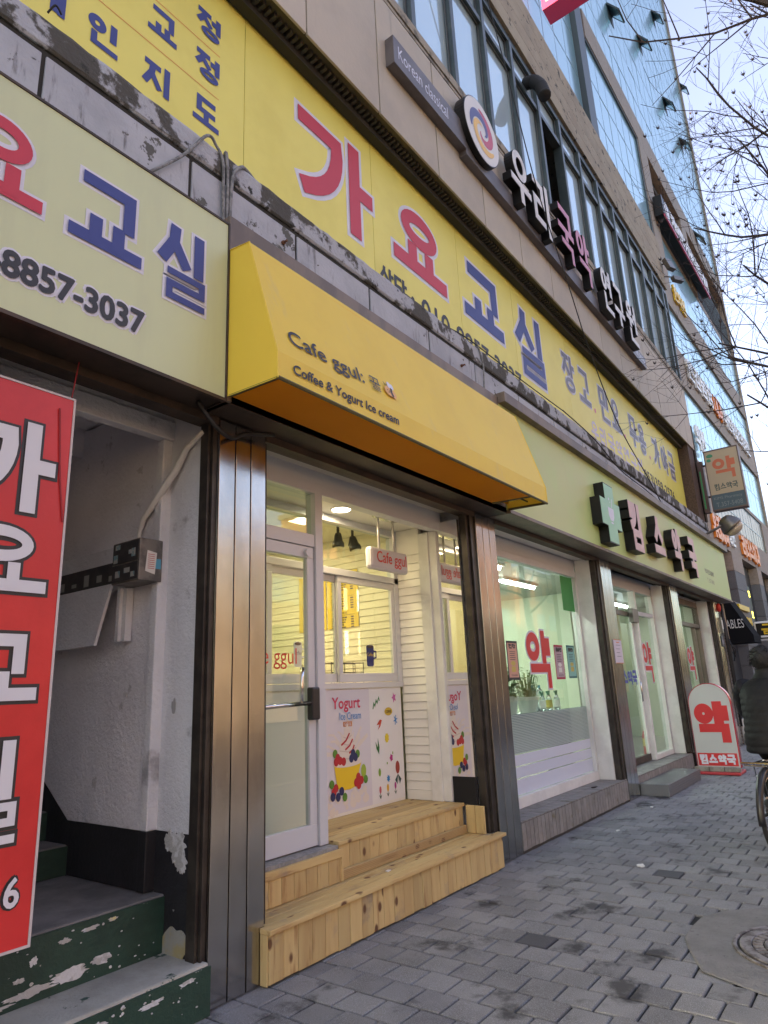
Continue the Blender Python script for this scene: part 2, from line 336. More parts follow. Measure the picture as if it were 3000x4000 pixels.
m_olive = mat('soffit_olive', (.16,.13,.06), .85, col2=(.1,.085,.045), vs=2, bump=.2, bs=40)
m_vent = mat('vent_dark', (.03,.029,.025), .7)
m_clad = mat('cladding', (.5,.45,.37), .75, col2=(.42,.38,.32), vs=1.1, lo=.35, hi=.7, bump=.12, bs=24, rnd=.04, grime=((.3,.28,.24), 2., (3,3,.4), .6, .8))
m_sill = mat('sill_stone', (.33,.29,.23), .85, col2=(.14,.125,.1), vs=4, lo=.5, hi=.62, bump=.3, bs=30)
m_caulk = mat('caulk', (.2,.19,.17), .8)
m_mull = mat('mullion_green', (.055,.075,.08), .45, .3, col2=(.08,.1,.1), vs=3)
m_wing = mirrorglass('window_glass', (.66,.82,.86), (.46,.56,.58), .45, .015, .1)
m_parapet = mat('parapet_stone', (.33,.285,.21), .85, col2=(.25,.21,.155), vs=1.4, lo=.35, hi=.7, bump=.35, bs=22, col3=(.05,.045,.038), v3=5.5, l3=.6, h3=.63, det=9)
m_brown = mat('trim_brown', (.2,.155,.12), .5, .2, col2=(.14,.11,.09), vs=3, st=(1,1,.4))
m_dbrown = mat('dark_brown_metal', (.05,.038,.03), .55, .3, col2=(.08,.055,.04), vs=4)
m_dark = mat('dark_void', (.012,.011,.011), .9)
m_pwhite = mat('white_paint', (.74,.73,.7), .45, col2=(.66,.65,.62), vs=3, bump=.05, bs=60)
m_alu = mat('white_aluminium', (.6,.61,.64), .38, .1)
m_cream = mat('cream_board', (.83,.78,.62), .5, rnd=.03)
m_white_board = mat('white_board', (.78,.76,.7), .5, rnd=.03)
m_grout = mat('tile_grout', (.05,.045,.04), .9)
m_shopg = glass('shop_glass', (.88,.94,.9), base=.07); m_mirror = mat('mirror', (.86,.87,.86), .015, 1.)
m_wood_v = wood('riser_timber', (1,1,.12)); m_wood_h = wood('tread_timber', (.12,1,1))
m_yellow_cloth = cloth('awning_cloth', (.88,.66,.075), (.84,.62,.07), (.95,.58,.04), .15, rough=.5, vs=2, lo=.4, hi=.65, bump=.05, bs=60, grime=((.78,.6,.14), 2.4, (2.5,2.5,.6), .56, .76))
m_orange_in = cloth('awning_inside', (.95,.5,.03), (.9,.46,.025), (1,.55,.03), .7, rough=.6)
m_signg = mat('sign_pale_green', (.58,.63,.37), .42, col2=(.54,.58,.35), vs=1.5, lo=.4, hi=.7, st=(3,3,.4), grime=((.48,.5,.34), 1.2, (4,4,.3), .62, .8))
m_pharm = mat('pharmacy_panel', (.47,.6,.22), .5, col2=(.52,.56,.24), vs=.4, grime=((.38,.36,.2), 1.6, (4,4,.35), .64, .85))
m_lblack = mat('letter_side_black', (.009,.0085,.009), .4, spec=.3); m_lpink = mat('letter_face_pink', (.6,.38,.36), .45, col2=(.55,.34,.32), vs=4)
m_lgreen = mat('letter_face_green', (.25,.5,.27), .4); m_lwhite = mat('letter_face_white', (.72,.7,.66), .45, col2=(.6,.58,.54), vs=3); m_lmagenta = mat('letter_face_magenta', (.55,.2,.3), .45)
m_signgrey = mat('sign_bar_grey', (.15,.135,.135), .45, .2, col2=(.12,.105,.105), vs=2)
m_plaster = mat('plaster_white', (.72,.73,.76), .85, col2=(.6,.61,.64), vs=1.6, lo=.35, hi=.7, bump=.55, bs=38, grime=((.33,.33,.35), 2.2, (1,1,1), .6, .72))
m_plaster_in = mat('plaster_hall', (.74,.74,.78), .88, col2=(.62,.62,.66), vs=1.4, lo=.35, hi=.7, bump=.6, bs=34, col3=(.48,.48,.5), v3=5, l3=.62, h3=.68)
m_peel = mat('peeled_plaster', (.6,.61,.62), .85, col2=(.42,.42,.41), vs=7, lo=.46, hi=.52, bump=.5, bs=30, col3=(.62,.57,.25), v3=13, l3=.63, h3=.66)
m_blackpaint = mat('black_skirting', (.014,.014,.017), .55, bump=.2, bs=40, col2=(.02,.02,.024), vs=4, col3=(.35,.35,.34), v3=9, l3=.7, h3=.715)
m_green = mat('green_step_paint', (.018,.055,.038), .55, col2=(.012,.038,.027), vs=3, bump=.25, bs=40, col3=(.5,.5,.47), v3=4.2, l3=.615, h3=.63, st=(1,1,1.6), det=10)
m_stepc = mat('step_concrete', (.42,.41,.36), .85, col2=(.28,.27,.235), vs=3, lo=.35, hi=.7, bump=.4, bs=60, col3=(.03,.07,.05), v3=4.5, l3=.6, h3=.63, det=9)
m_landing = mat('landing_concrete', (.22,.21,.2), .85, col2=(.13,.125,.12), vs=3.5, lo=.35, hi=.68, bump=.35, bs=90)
m_bred = mat('banner_red', (.62,.03,.032), .38, col2=(.55,.022,.025), vs=2, col3=(.08,.02,.02), v3=5, l3=.735, h3=.75, bump=.04, bs=50)
m_wire = mat('cable_black', (.015,.015,.016), .6); m_wireg = mat('cable_grey', (.25,.25,.25), .7, col2=(.13,.13,.13), vs=20); m_tape = mat('cable_tape', (.62,.62,.6), .7)
m_tile = mat('step_tile', (.25,.235,.22), .7, col2=(.2,.19,.175), vs=8, rnd=.1, bump=.1, bs=60, grime=((.15,.13,.08), 4, (1,1,1), .62, .7))
m_check = mat('chequer_plate', (.24,.25,.27), .42, .8, bump=.3, bs=60)
m_led_tube = mat('fluorescent', (1,1,1), .5, emit=(.93,1,.96), es=9.); m_warm = mat('lamp_face', (1,1,1), .5, emit=(1,.86,.6), es=6.)
m_rubber = mat('rubber', (.02,.02,.021), .7); m_chrome = mat('chrome', (.7,.7,.7), .15, 1.); m_plastic = mat('black_plastic', (.02,.02,.022), .35)

# ---------------------------------------------------------------- ground
tag(build(MB().add([(-400,-400,-.16),(600,-400,-.16),(600,400,-.16),(-400,400,-.16)], [(0,1,2,3)]), 'road', m_asphalt), None, None, kind='structure')
bd = build(B(-30, 120, -5.2, 8, -.5, -.014), 'sidewalk', m_sand); tag(bd, None, None, kind='structure')
kb = tag(thing('kerb', None, None, (0, -5.3, 0)), None, None, kind='structure')
for i in range(34): build(B(-3+i, -3+i+.992, -5.4, -5.2, -.4, 0.004), 'kerb_stone', m_kerb, kb, bevel=.012)
def paver_mesh(k):
    rr = random.Random(k); h = .0945; ch = .005; mb = MB()
    t = [(sx*(h-ch)+rr.uniform(-.001,.001), sy*(h-ch)+rr.uniform(-.001,.001), 0) for sx, sy in ((-1,-1),(1,-1),(1,1),(-1,1))]
    e = [(sx*h, sy*h, -.005) for sx, sy in ((-1,-1),(1,-1),(1,1),(-1,1))]; b = [(x, y, -.03) for x, y, z in e]
    mb.add(t+e+b, [(0,1,2,3)] + [(4+i, 4+(i+1) % 4, (i+1) % 4, i) for i in range(4)] + [(8+i, 8+(i+1) % 4, 4+(i+1) % 4, 4+i) for i in range(4)])
    return mb
pv_m = []
for k in range(5):
    pm = paver_mesh(k); me = bpy.data.meshes.new('paver'); me.from_pydata([tuple(v) for v in pm.v], [], pm.f); me.materials.append(m_paver); me.update(); pv_m.append(me)
pv_d = pv_m[0].copy(); pv_d.materials.clear(); pv_d.materials.append(m_paver_dark)
APRON = [(4.12,-1.9),(4.33,-1.8),(4.56,-1.71),(4.78,-1.7),(4.97,-1.712),(5.16,-1.79),(5.28,-1.92),(5.38,-2.04),(5.44,-2.3),(5.36,-2.62),(5.1,-2.86),(4.7,-2.95),(4.3,-2.86),(4.05,-2.62),(3.97,-2.35),(3.98,-2.2),(4.03,-2.09)]
def inside(px, py, P):
    r = False; j = len(P)-1
    for i in range(len(P)):
        if (P[i][1] > py) != (P[j][1] > py) and px < (P[j][0]-P[i][0])*(py-P[i][1])/(P[j][1]-P[i][1])+P[i][0]: r = not r
        j = i
    return r
cinv = cam.matrix_world.inverted()
def spix(x, y):                                    # rough size ranking, decides only which pavers are single objects
    q = cinv @ Vector((x, y, 0)); 
    if q.z > -.3: return 0
    u = q.x/-q.z*2591.2/3000; v = q.y/-q.z*2591.2/4000
    return 1/(q.z*q.z*-q.z) if abs(u) < .53 and abs(v) < .53 else 0
def blocked(x, y):
    return y > -.005 and x < 17.2 or (x < 2.45 and y > -.1)
cells = []
row = -14
while 3.426+row*.2 < 44:
    x = 3.426+row*.2-.1; off = (.1 if row % 2 else 0)
    for j in range(-2, 42):
        y = -5.1+.129+off+j*.2
        if y > 2.9 or y < -5.1 or (x > 30 and y < -4): continue
        if blocked(x, y-.1): continue
        if inside(x, y, APRON) and inside(x-.06, y+.06, APRON) and inside(x-.06, y-.06, APRON): continue
        cells.append((spix(x, y), x, y))
    row += 1
cells.sort(reverse=True)
DARK = [(4.13,-1.07),(5.85,-1.18)]
rest = MB(); far = MB(); rr = random.Random(3)
for i, (s, x, y) in enumerate(cells):
    if i < 300 and s > 0:
        dk = any(abs(x-a) < .1 and abs(y-b) < .1 for a, b in DARK)
        o = bpy.data.objects.new('paver', pv_d if dk else pv_m[i % 5]); COL.objects.link(o); o.parent = bd
        o.location = (x, y, rr.uniform(-.004, .0015)); o.rotation_euler = (rr.uniform(-.014,.014), rr.uniform(-.014,.014), rr.uniform(-.012,.012)+math.pi/2*(i % 4))
    else:
        h = .0945; e = rr.uniform(-.0025, .0015); q = Matrix.Rotation(rr.uniform(-.01,.01), 3, 'Z')
        P = [Vector((x, y, e)) + q @ Vector((sx*k, sy*k, zz)) for k, zz in ((h-.005, 0), (h, -.005), (h, -.03)) for sx, sy in ((-1,-1),(1,-1),(1,1),(-1,1))]
        rest.add(P, [(0,1,2,3)] + [(4+a, 4+(a+1) % 4, (a+1) % 4, a) for a in range(4)] + [(8+a, 8+(a+1) % 4, 4+(a+1) % 4, 4+a) for a in range(4)])
build(rest, 'distant_pavers', m_paver, bd, kind='stuff')
GF = Fr((0, 0, 0), X, Y)
ap = thing('manhole', 'round cast iron manhole cover set in a rough concrete collar in the pavement', 'manhole', (4.75,-2.35,0))
am = MB(); apz = []
cx, cy = 4.72, -2.33
for t, zz in ((1.0, .002), (.985, .007), (.8, .009)): apz.append([(cx+(x-cx)*t, cy+(y-cy)*t, zz+(.001*math.sin(x*31+y*17) if t < .9 else 0)) for x, y in APRON])
n = len(APRON); vs_ = [p for r_ in apz for p in r_]; am.add(vs_, [(r_*n+i, (r_+1)*n+i, (r_+1)*n+(i+1) % n, r_*n+(i+1) % n) for r_ in range(2) for i in range(n)] + [tuple(range(2*n, 3*n))[::-1]])
build(am, 'concrete_collar', m_conc, ap)
MC = (4.66, -2.37)
mc = MB()
for r0, r1, h in ((.41,.39,.02),(.375,.315,.022),(.25,.19,.022),(.07,.0005,.022)):
    mc.lathe([(r1, .008), (r1, h-.003), (r1+.004, h), (r0-.004, h), (r0, h-.003), (r0, .008)], (*MC, 0), 48, cap=False)
cov = build(mc, 'cover', m_iron, ap); build(MB().disc(Fr((0,0,.0102), X, Y), MC[0], MC[1], .392, n=48), 'shade_disc', mat('recess_shade', (.03,.027,.025), .95, bump=.5, bs=80), ap)  # dark disc under lighter iron: shade of the relief put into colour
ribs = MB()
for k in range(40):
    a = k*6.28318/40; f = Fr((MC[0]+.283*math.cos(a), MC[1]+.283*math.sin(a), 0), (math.cos(a), math.sin(a), 0), (-math.sin(a), math.cos(a), 0))
    ribs.fbox(f, -.026, .026, -.012, .012, .009, .021)
for k in range(-4, 5):
    for l in range(-4, 5):
        if .08 < math.hypot(k, l)*.04 < .17: ribs.fbox(Fr((MC[0]+k*.04, MC[1]+l*.04, 0), X, Y), -.012, .012, -.012, .012, .009, .021)
build(ribs, 'rib', m_iron, cov, kind='stuff')

# ---------------------------------------------------------------- the shop building (upper floors, fascia, piers)
bl = thing('shop_building', 'old low commercial building with beige panel band, green framed windows and stained stone parapet', 'building', (8.5, 0, 0))
XL, XR = -3.2, 17.25
# ground-floor beam, soffits and hidden mass
build(B(XL, XR, .02, .9, 3.46, 4.3), 'beam', m_dark, bl)
build(B(XL, XR, 1.4, 9, 3.2, 12.6), 'core', m_plaster_in, bl)
build(B(XL, XR, .62, 9, 12.6, 12.7), 'roof', m_parapet, bl)
# concrete ledge: painted panels between joints, groove, mossy cap
JX = [XL, -1.6, -.65, .3, 1.217, 2.165, 3.127, 4.025, 4.959, 5.86, 6.92, 7.98, 9.0, 10.05, 11.1, 12.15, 13.2, 14.2, 15.3, 16.3, XR]
lg = build(B(XL, XR, .012, .24, 4.0, 5.0), 'ledge', m_groove, bl)
for i in range(len(JX)-1): build(B(JX[i]+.012, JX[i+1]-.012, 0, .02, 4.02, 4.845), 'ledge_panel', m_ledge, lg, bevel=.006)
cap = MB(); nn = 220; P = []
rr = random.Random(5)
prof = [(.0, 4.885), (-.012, 4.9), (-.012, 5.05), (.0, 5.075), (.24, 5.09), (.24, 4.9)]
for i in range(nn+1):
    x = XL+(XR-XL)*i/nn
    for k, (yy, zz) in enumerate(prof):
        j = (.006 if k in (2, 3, 4) else .002); P.append((x, yy+rr.uniform(-j, j)*.5, zz+rr.uniform(-j*1.6, j)))
cap.add(P, [(i*6+k, i*6+(k+1) % 6, (i+1)*6+(k+1) % 6, (i+1)*6+k) for i in range(nn) for k in range(6)])
build(cap, 'ledge_cap', m_ledge_top, lg)
rustb = MB()
for x, z in ((2.98, 4.69), (3.06, 4.5), (5.4, 4.55), (5.55, 4.7), (13.6, 4.62), (15.1, 4.7)): rustb.lathe([(.006,0),(.016,.004),(.016,.02),(.009,.022),(.009,.05)], (x, 0, z), 8, -Y)
build(rustb, 'anchor_bolt', mat('rust', (.14,.06,.03), .9), lg)
# recess behind the yellow banner, soffit and vent strip
build(B(XL, XR-.02, .3, .62, 5.0, 6.97), 'recess_wall', m_dark, bl)
build(B(XL, XR, .0, .62, 6.975, 7.02), 'soffit', m_olive, bl)
build(B(XL, XR-.4, .15, .245, 6.86, 6.974), 'vent_channel', m_vent, bl)
vr = MB(); k = 0
x = XL+.1
while x < 16.6: vr.box(x, x+.028, .075, .15, 6.925, 6.974); x += .062
build(vr, 'vent_rib', mat('vent_rib', (.06,.055,.045), .6), bl, kind='stuff')
build(B(16.62, 17.2, .02, .3, 5.09, 6.97), 'end_pier', mat('brick_dark', (.12,.08,.065), .9, col2=(.08,.055,.045), vs=30, bump=.3, bs=60), bl)
# beige cladding
CJ = [XL, -2., -.95, .1, 1.16, 2.22, 3.27, 4.31, 5.39, 6.46, 7.5, 8.54, 9.6, 10.65, 11.72, 12.76, 13.5, 14.3, 15.1, 15.9, 16.6, XR]
build(B(XL, XR, .012, .6, 7.021, 8.78), 'spandrel_wall', m_caulk, bl)
for i in range(len(CJ)-1):
    build(B(CJ[i]+.009, CJ[i+1]-.009, -.012, .012, 6.945, 8.55), 'cladding_panel', m_clad, bl, bevel=.004)
sl = MB(); sl.box(XL, XR, -.008, .1, 8.575, 8.63); sl.box(XL, XR, -.02, .14, 8.64, 8.775); build(sl, 'window_sill', m_sill, bl, bevel=.006)
# window band
mx = [5.10+.975*(i-8) for i in range(21)]
mx = [m for m in mx if XL < m < XR-.1]+[XR-.06]
for a, b in ((8.776, 8.82), (10.76, 10.86), (11.36, 11.5)): build(B(XL, XR, .02, .15, a, b), 'transom', m_mull, bl, bevel=.004)
for i, m in enumerate(mx):
    build(B(m-.045, m+.045, .0, .16, 8.821, 11.359), 'mullion', m_mull, bl, bevel=.006)
for i in range(len(mx)-1):
    for a, b in ((8.82, 10.76), (10.86, 11.36)):
        tx, tz = random.uniform(-.004,.004), random.uniform(-.003,.003); x0, x1 = mx[i]+.045, mx[i+1]-.045
        if i == 12 and a < 9:   # one sash slid open: dark gap
            pm = MB().box(x0, x1, .3, .31, a, b); build(pm, 'open_window', m_dark, bl); continue
        fr = FF(.09); pn = MB().add([fr(x0,a,tx), fr(x1,a,-tx), fr(x1,b,-tx+tz), fr(x0,b,tx+tz)], [(0,1,2,3)]); build(pn, 'window_pane', m_wing, bl)
        gt = MB().stroke(FF(.075), [(x0+.012,a+.012),(x1-.012,a+.012),(x1-.012,b-.012),(x0+.012,b-.012)], .012, 0, .012, True); build(gt, 'gasket', m_rail2, bl)
# parapet of stone boards
for i, (a, b) in enumerate(((11.502, 11.86), (11.87, 12.22), (12.23, 12.6), (12.61, 12.96))):
    build(B(XL, XR, -.03+.002*i, .62, a, b), 'parapet_course', m_parapet, bl, bevel=.006)
# ground floor mass between the shops
build(B(5.56, 6.0, .06, .8, 0, 3.45), 'pier_core', m_plaster_in, bl)
build(B(16.87, 17.22, .05, .7, 0, 4.3), 'end_wall', mat('end_wall_grey', (.22,.21,.2), .85, col2=(.15,.14,.135), vs=5, bump=.3, bs=50), bl)
# steel clad piers: three folded panels each, dark roller-shutter rails beside them
def pier(x0, x1, name='steel_pier'):
    w = (x1-x0)/3
    core = build(B(x0+.01, x1-.01, .012, .3, 0, 3.12), name, m_dark, bl)
    for k in range(3):
        o = build(B(x0+k*w+(.004 if k else 0), x0+(k+1)*w-(.004 if k < 2 else 0), 0, .011, .004, 3.13), 'steel_panel', m_steel, core, bevel=.003)
    build(B(x0-.002, x0+.009, .0125, .12, .004, 3.13), 'steel_side', m_steel, core)
    build(B(x1-.009, x1+.002, .0125, .12, .004, 3.13), 'steel_side', m_steel, core)
    return core
PIERS = [(2.449, 2.823), (5.585, 5.985), (9.08, 9.5), (12.72, 13.2), (16.4, 16.86)]
for a, b in PIERS: pier(a, b)
for x0, x1 in ((2.385, 2.445), (5.44, 5.58), (8.93, 9.075), (12.54, 12.715), (16.2, 16.395)):
    q = MB(); q.box(x0, x0+(x1-x0)*.3, .03, .1, .27 if x0 > 5 else .01, 3.12); q.box(x0+(x1-x0)*.36, x0+(x1-x0)*.55, .01, .09, .27 if x0 > 5 else .01, 3.12); q.box(x0+(x1-x0)*.62, x1, .02, .1, .27 if x0 > 5 else .01, 3.12)
    build(q, 'shutter_rail', m_rail, bl)
for x0, x1 in ((2.826, 2.86), (6.0, 6.04), (9.51, 9.56), (13.21, 13.26)): build(B(x0, x1, .03, .12, .01, 3.12), 'shutter_rail', m_rail, bl)
# shutter boxes and dark soffit under the signs
sb = MB(); sb.box(XL, XR, -.2, .03, 3.14, 3.2); build(sb, 'fascia_soffit', m_dbrown, bl)
for x0, x1 in ((XL, 2.44), (2.83, 5.58), (6.0, 9.07), (9.51, 12.71), (13.21, 16.39)):
    q = MB(); q.box(x0, x1, .0, .05, 3.09, 3.139); q.box(x0, x1, .07, .13, 3.1, 3.46); build(q, 'shutter_slot', m_dbrown, bl)
# ---------------------------------------------------------------- cafe shopfront
cf = thing('cafe_shopfront', 'white framed cafe front with recessed serving window, glass door and mirrored reveal', 'shopfront', (4.2, .35, 0))
def cb(n, *a, m=m_alu, bv=.003, p=None): return build(B(*a), n, m, p or cf, bevel=bv)
cb('header', 2.83, 5.44, .30, .40, 2.97, 3.05); cb('header_panel', 2.83, 5.44, .31, .42, 3.052, 3.16)
cb('soffit_panel', 2.83, 5.44, .14, .31, 3.155, 3.17, m=mat('soffit_pvc', (.6,.58,.5), .15))
cb('post', 3.605, 3.685, .29, .39, .5, 2.969)
cb('transom_bar', 2.83, 3.604, .30, .38, 2.545, 2.64)
tp = build(MB().box(2.84, 3.604, .335, .341, 2.641, 2.969), 'transom_pane', m_shopg, cf)
dr = cb('door', 2.845, 3.6, .31, .355, .505, .64, m=m_alu)
for a in ((2.845, 2.92, .31, .355, .641, 2.455), (3.53, 3.6, .31, .355, .641, 2.455), (2.845, 3.6, .31, .355, 2.456, 2.54)): cb('door_frame', *a, p=dr)
build(B(2.921, 3.529, .328, .336, .641, 2.455), 'door_pane', m_shopg, dr)
h = MB(); h.tube([(3.44,.29,1.66),(3.41,.25,1.655),(3.385,.235,1.6),(3.38,.235,1.5),(3.395,.25,1.44),(3.44,.29,1.425)], .013, 10); build(h, 'pull_handle', m_chrome, dr, True)
h = MB(); h.tube([(2.9,.27,1.41),(3.5,.27,1.425)], .016, 10); build(h, 'push_bar', m_chrome, dr, True)
build(B(3.505, 3.585, .25, .309, 1.31, 1.53), 'lock_body', m_plastic, dr, bevel=.012)
h = MB().disc(FF(.31), 3.52, 2.49, .028, d=.03); build(h, 'closer_button', m_alu, dr)
t = latin(MB(), FF(.327), 'Cafe ggul', 2.9, 3.43, 1.655, 1.80); build(t, 'door_lettering', mat('letter_red', (.62,.05,.03), .5), dr)
# serving wall
WY = .82
cb('poster_panel', 2.86, 5.345, WY, .86, .515, 1.515, m=m_white_board)
cb('window_sill', 2.86, 5.37, .80, .9, 1.516, 1.565)
for a in ((2.86, 5.37, .805, .89, 2.50, 2.56), (5.305, 5.37, .805, .89, 1.566, 2.975), (2.86, 5.37, .805, .89, 2.976, 3.04)): cb('window_frame', *a)
for k, (x0, x1, yy) in enumerate(((4.455, 5.3, .815), (3.62, 4.50, .85), (2.87, 3.66, .815))):
    s = cb('sash', x0, x1, yy, yy+.03, 1.57, 1.645)
    cb('sash_rail', x0, x1, yy, yy+.03, 2.44, 2.498, p=s); cb('sash_stile', x0, x0+.05, yy, yy+.03, 1.646, 2.439, p=s); cb('sash_stile', x1-.05, x1, yy, yy+.03, 1.646, 2.439, p=s)
    build(B(x0+.051, x1-.051, yy+.012, yy+.017, 1.646, 2.439), 'sash_pane', m_shopg, s)
build(B(2.87, 5.304, .845, .85, 2.561, 2.975), 'fanlight_pane', m_shopg, cf)
# side wall of the recess: clapboards, jamb, mirror
for i in range(28):
    z = .6+.0775*i; f = Fr((5.385, 0, 0), -Y, Z); q = MB()
    q.add([f(-.82, z, .002), f(-.535, z, .002), f(-.535, z, .014), f(-.82, z, .014), f(-.82, z+.076, .0), f(-.535, z+.076, .0), f(-.535, z+.074, .004), f(-.82, z+.074, .004)],
          [(0,3,2,1),(4,5,6,7),(3,2,6,7)[::-1],(1,2,6,5),(0,4,7,3)]); build(q, 'clapboard', m_white_board, cf)
cb('side_wall', 5.386, 5.43, .535, .82, .515, 3.05, m=m_white_board); cb('side_panel', 5.372, 5.385, .535, .82, 2.78, 3.04, m=m_white_board)
cb('skirting', 5.372, 5.385, .535, .82, .515, .598, m=m_white_board)
cb('jamb', 5.355, 5.43, .42, .534, .515, 2.969, m=m_pwhite); cb('jamb', 5.372, 5.43, .335, .419, .515, 2.969, m=m_pwhite)
build(B(5.4, 5.43, .105, .333, .725, 3.05), 'mirror', m_mirror, cf); cb('mirror_base', 5.396, 5.43, .105, .334, .5, .724, m=m_dark)
cb('ceiling', 2.83, 5.43, .405, .82, 3.045, 3.09, m=m_white_board)
cb('side_wall', 2.825, 2.845, .13, .86, .3, 3.15, m=m_white_board)
# room behind
cb('room_floor', 2.5, 5.4, .9, 3.9, .4, .5, m=m_landing); cb('room_ceiling', 2.5, 5.4, .9, 3.9, 3.1, 3.15, m=m_cream); cb('room_wall', 2.5, 5.4, 3.9, 3.95, .5, 3.1, m=m_cream); cb('room_wall', 2.46, 2.5, .9, 3.9, .5, 3.1, m=m_cream); cb('room_wall', 5.402, 5.44, .9, 3.9, .5, 3.1, m=m_cream)
cb('room_wall', 2.5, 2.85, .86, .9, .5, 3.1, m=m_cream)
for i in range(33):
    z = .62+.0735*i
    if z > 2.98: break
    f = Fr((5.4, 0, 0), -Y, Z); q = MB()
    q.add([f(-3.9, z, .0), f(-.9, z, .0), f(-.9, z, .014), f(-3.9, z, .014), f(-3.9, z+.072, .0), f(-.9, z+.072, .0), f(-.9, z+.071, .003), f(-3.9, z+.071, .003)],
          [(0,3,2,1),(4,5,6,7),(3,2,6,7)[::-1],(1,2,6,5),(0,4,7,3)]); build(q, 'clapboard', m_cream, cf)
# menu boards on the room's side wall
MF = Fr((5.384, 0, 0), -Y, Z); m_menu = mat('menu_yellow', (.75,.55,.03), .5)
for i, (y0, y1) in enumerate(((2.18, 1.78), (1.76, 1.335))):
    mn = thing('menu_board', ['yellow menu board on the cafe side wall, nearer the back of the room', 'yellow menu board headed FRAPPE and REAL JUICE, nearer the serving window'][i], 'menu board', (5.38, (y0+y1)/2, 2.14), 'cafe menu boards')
    build(MB().fbox(MF, -y0, -y1, 2.14, 2.74, 0, .006), 'panel', m_menu, mn)
    q = MB(); w = y0-y1
    heads = [['YOGURT', 'COFFEE', 'TEA'], ['SIGNATURE', 'FRAPPE', 'REAL JUICE']][i]
    z = 2.7
    for hd in heads:
        latin(q, MF, hd, -y0+.06, -y0+.06+min(w*.5, .028*len(hd)), z-.024, z, .007, 0, .02); q.quad(MF, -y0+.06, -y1-.05, z-.034, z-.031, .0075); z -= .05
        for r in range(5 if hd != 'YOGURT' else 6):
            x = -y0+.06; rr2 = random.Random(sum(map(ord, hd)) % 99+r)
            while x < -y0+.06+w*rr2.uniform(.34, .46): ww = rr2.uniform(.012, .03); q.quad(MF, x, x+ww, z-.014, z, .0075); x += ww+.006
            q.quad(MF, -y1-.1, -y1-.06, z-.013, z, .0075); z -= .0255
        z -= .02
    build(q, 'menu_print', m_black, mn)
# decals on the glass
def mug(x, z, w, h, y, body, txt, label, tcol):
    o = thing('mug_sticker', label, 'sticker', (x+w/2, y, z)); f = FF(y); q = MB()
    q.poly(f, [(x,z+h*.93),(x+w*.03,z+h*.06),(x+w*.12,z),(x+w*.6,z),(x+w*.7,z+h*.06),(x+w*.74,z+h*.93)], .0005); q.disc(f, x+w*.37, z+h*.92, w*.37, h*.1, .001, n=20)
    q.stroke(f, [(x+w*.72,z+h*.72),(x+w*.95,z+h*.7),(x+w*.95,z+h*.42),(x+w*.71,z+h*.38)], w*.05, .0005); build(q, 'mug_print', body, o)
    q = MB().disc(f, x+w*.37, z+h*.92, w*.29, h*.065, .002, n=20); build(q, 'coffee_print', mat('coffee', (.045,.02,.012), .5), o)
    q = latin(MB(), f, txt, x+w*.08, x+w*.68, z+h*.48, z+h*.64, .002); build(q, 'mug_lettering', tcol, o)
mug(4.83, 1.705, .15, .19, .814, mat('mug_blue', (.015,.02,.14), .5), 'Coffee', 'blue coffee mug sticker on the right serving window pane', mat('mug_yellow', (.7,.5,.05), .5))
mug(3.93, 1.70, .13, .2, .848, mat('mug_white', (.72,.72,.72), .5), 'Coffee', 'white coffee mug sticker on the pane seen through the cafe door', m_grey_print)
# poster sheets on the wall under the window
ps = thing('yogurt_poster', 'large printed yogurt ice cream poster with doodles below the cafe serving window', 'poster', (4.78, WY, .54))
F = FF(WY-.001); PM = lambda n, c, r=.45: mat(n, c, r)
build(MB().quad(F, 4.215, 4.85, .54, 1.512, .001), 'lilac_sheet', PM('poster_lilac', (.66,.64,.7)), ps); build(MB().quad(F, 4.85, 5.335, .54, 1.512, .001), 'white_sheet', PM('poster_white', (.75,.75,.76)), ps)
b = build(latin(MB(), F, 'Yogurt', 4.345, 4.715, 1.325, 1.445, .003, 0, .1), 'title_edge', m_white, ps); build(latin(MB(), F, 'Yogurt', 4.345, 4.715, 1.325, 1.445, .0045, 0, .03), 'title_print', PM('poster_crimson', (.55,.03,.09)), ps)
build(latin(MB(), F, 'Ice Cream', 4.435, 4.72, 1.262, 1.32, .0055, 0, .12), 'subtitle_edge', m_white, ps); build(latin(MB(), F, 'Ice Cream', 4.435, 4.72, 1.262, 1.32, .007, 0, .03), 'subtitle_print', PM('poster_blue', (.13,.27,.55)), ps)
build(MB().quad(F, 4.485, 4.6, 1.205, 1.245, .003), 'tag_print', PM('poster_orange', (.55,.2,.04)), ps); build(latin(MB(), F, 'GGUL', 4.495, 4.59, 1.212, 1.238, .004, 0, .02), 'tag_lettering', m_white, ps)
m_cream_p = PM('poster_cream', (.72,.66,.6)); m_cream_d = PM('poster_cream_shade', (.58,.5,.45)); m_berry = PM('poster_berry', (.45,.02,.03)); m_blueb = PM('poster_blueberry', (.02,.025,.11)); m_leaf = PM('poster_leaf', (.1,.25,.03)); m_cup = PM('poster_cup', (.78,.55,.02))
q = MB(); rr = random.Random(11)
for k in range(26):      # splashes
    a = R(rr.uniform(15, 165)); r0 = rr.uniform(.12, .2); r1 = r0+rr.uniform(.05, .16); cx0, cz0 = 4.53, .93
    q.stroke(F, [(cx0+.7*r0*math.cos(a), cz0+r0*math.sin(a)), (cx0+.85*r1*math.cos(a+.05), cz0+r1*math.sin(a+.05)), (cx0+1.1*r1*math.cos(a+.12), cz0+r1*1.1*math.sin(a+.12))], rr.uniform(.005,.014), .002+k*.00002)
for k in range(34): q.disc(F, rr.uniform(4.27, 4.8), .62+rr.uniform(-.03, .05)+.04*math.sin(k), rr.uniform(.015,.035), None, .002+k*.00002, n=12)
build(q, 'splash_print', m_cream_p, ps, kind='stuff')
q = MB()
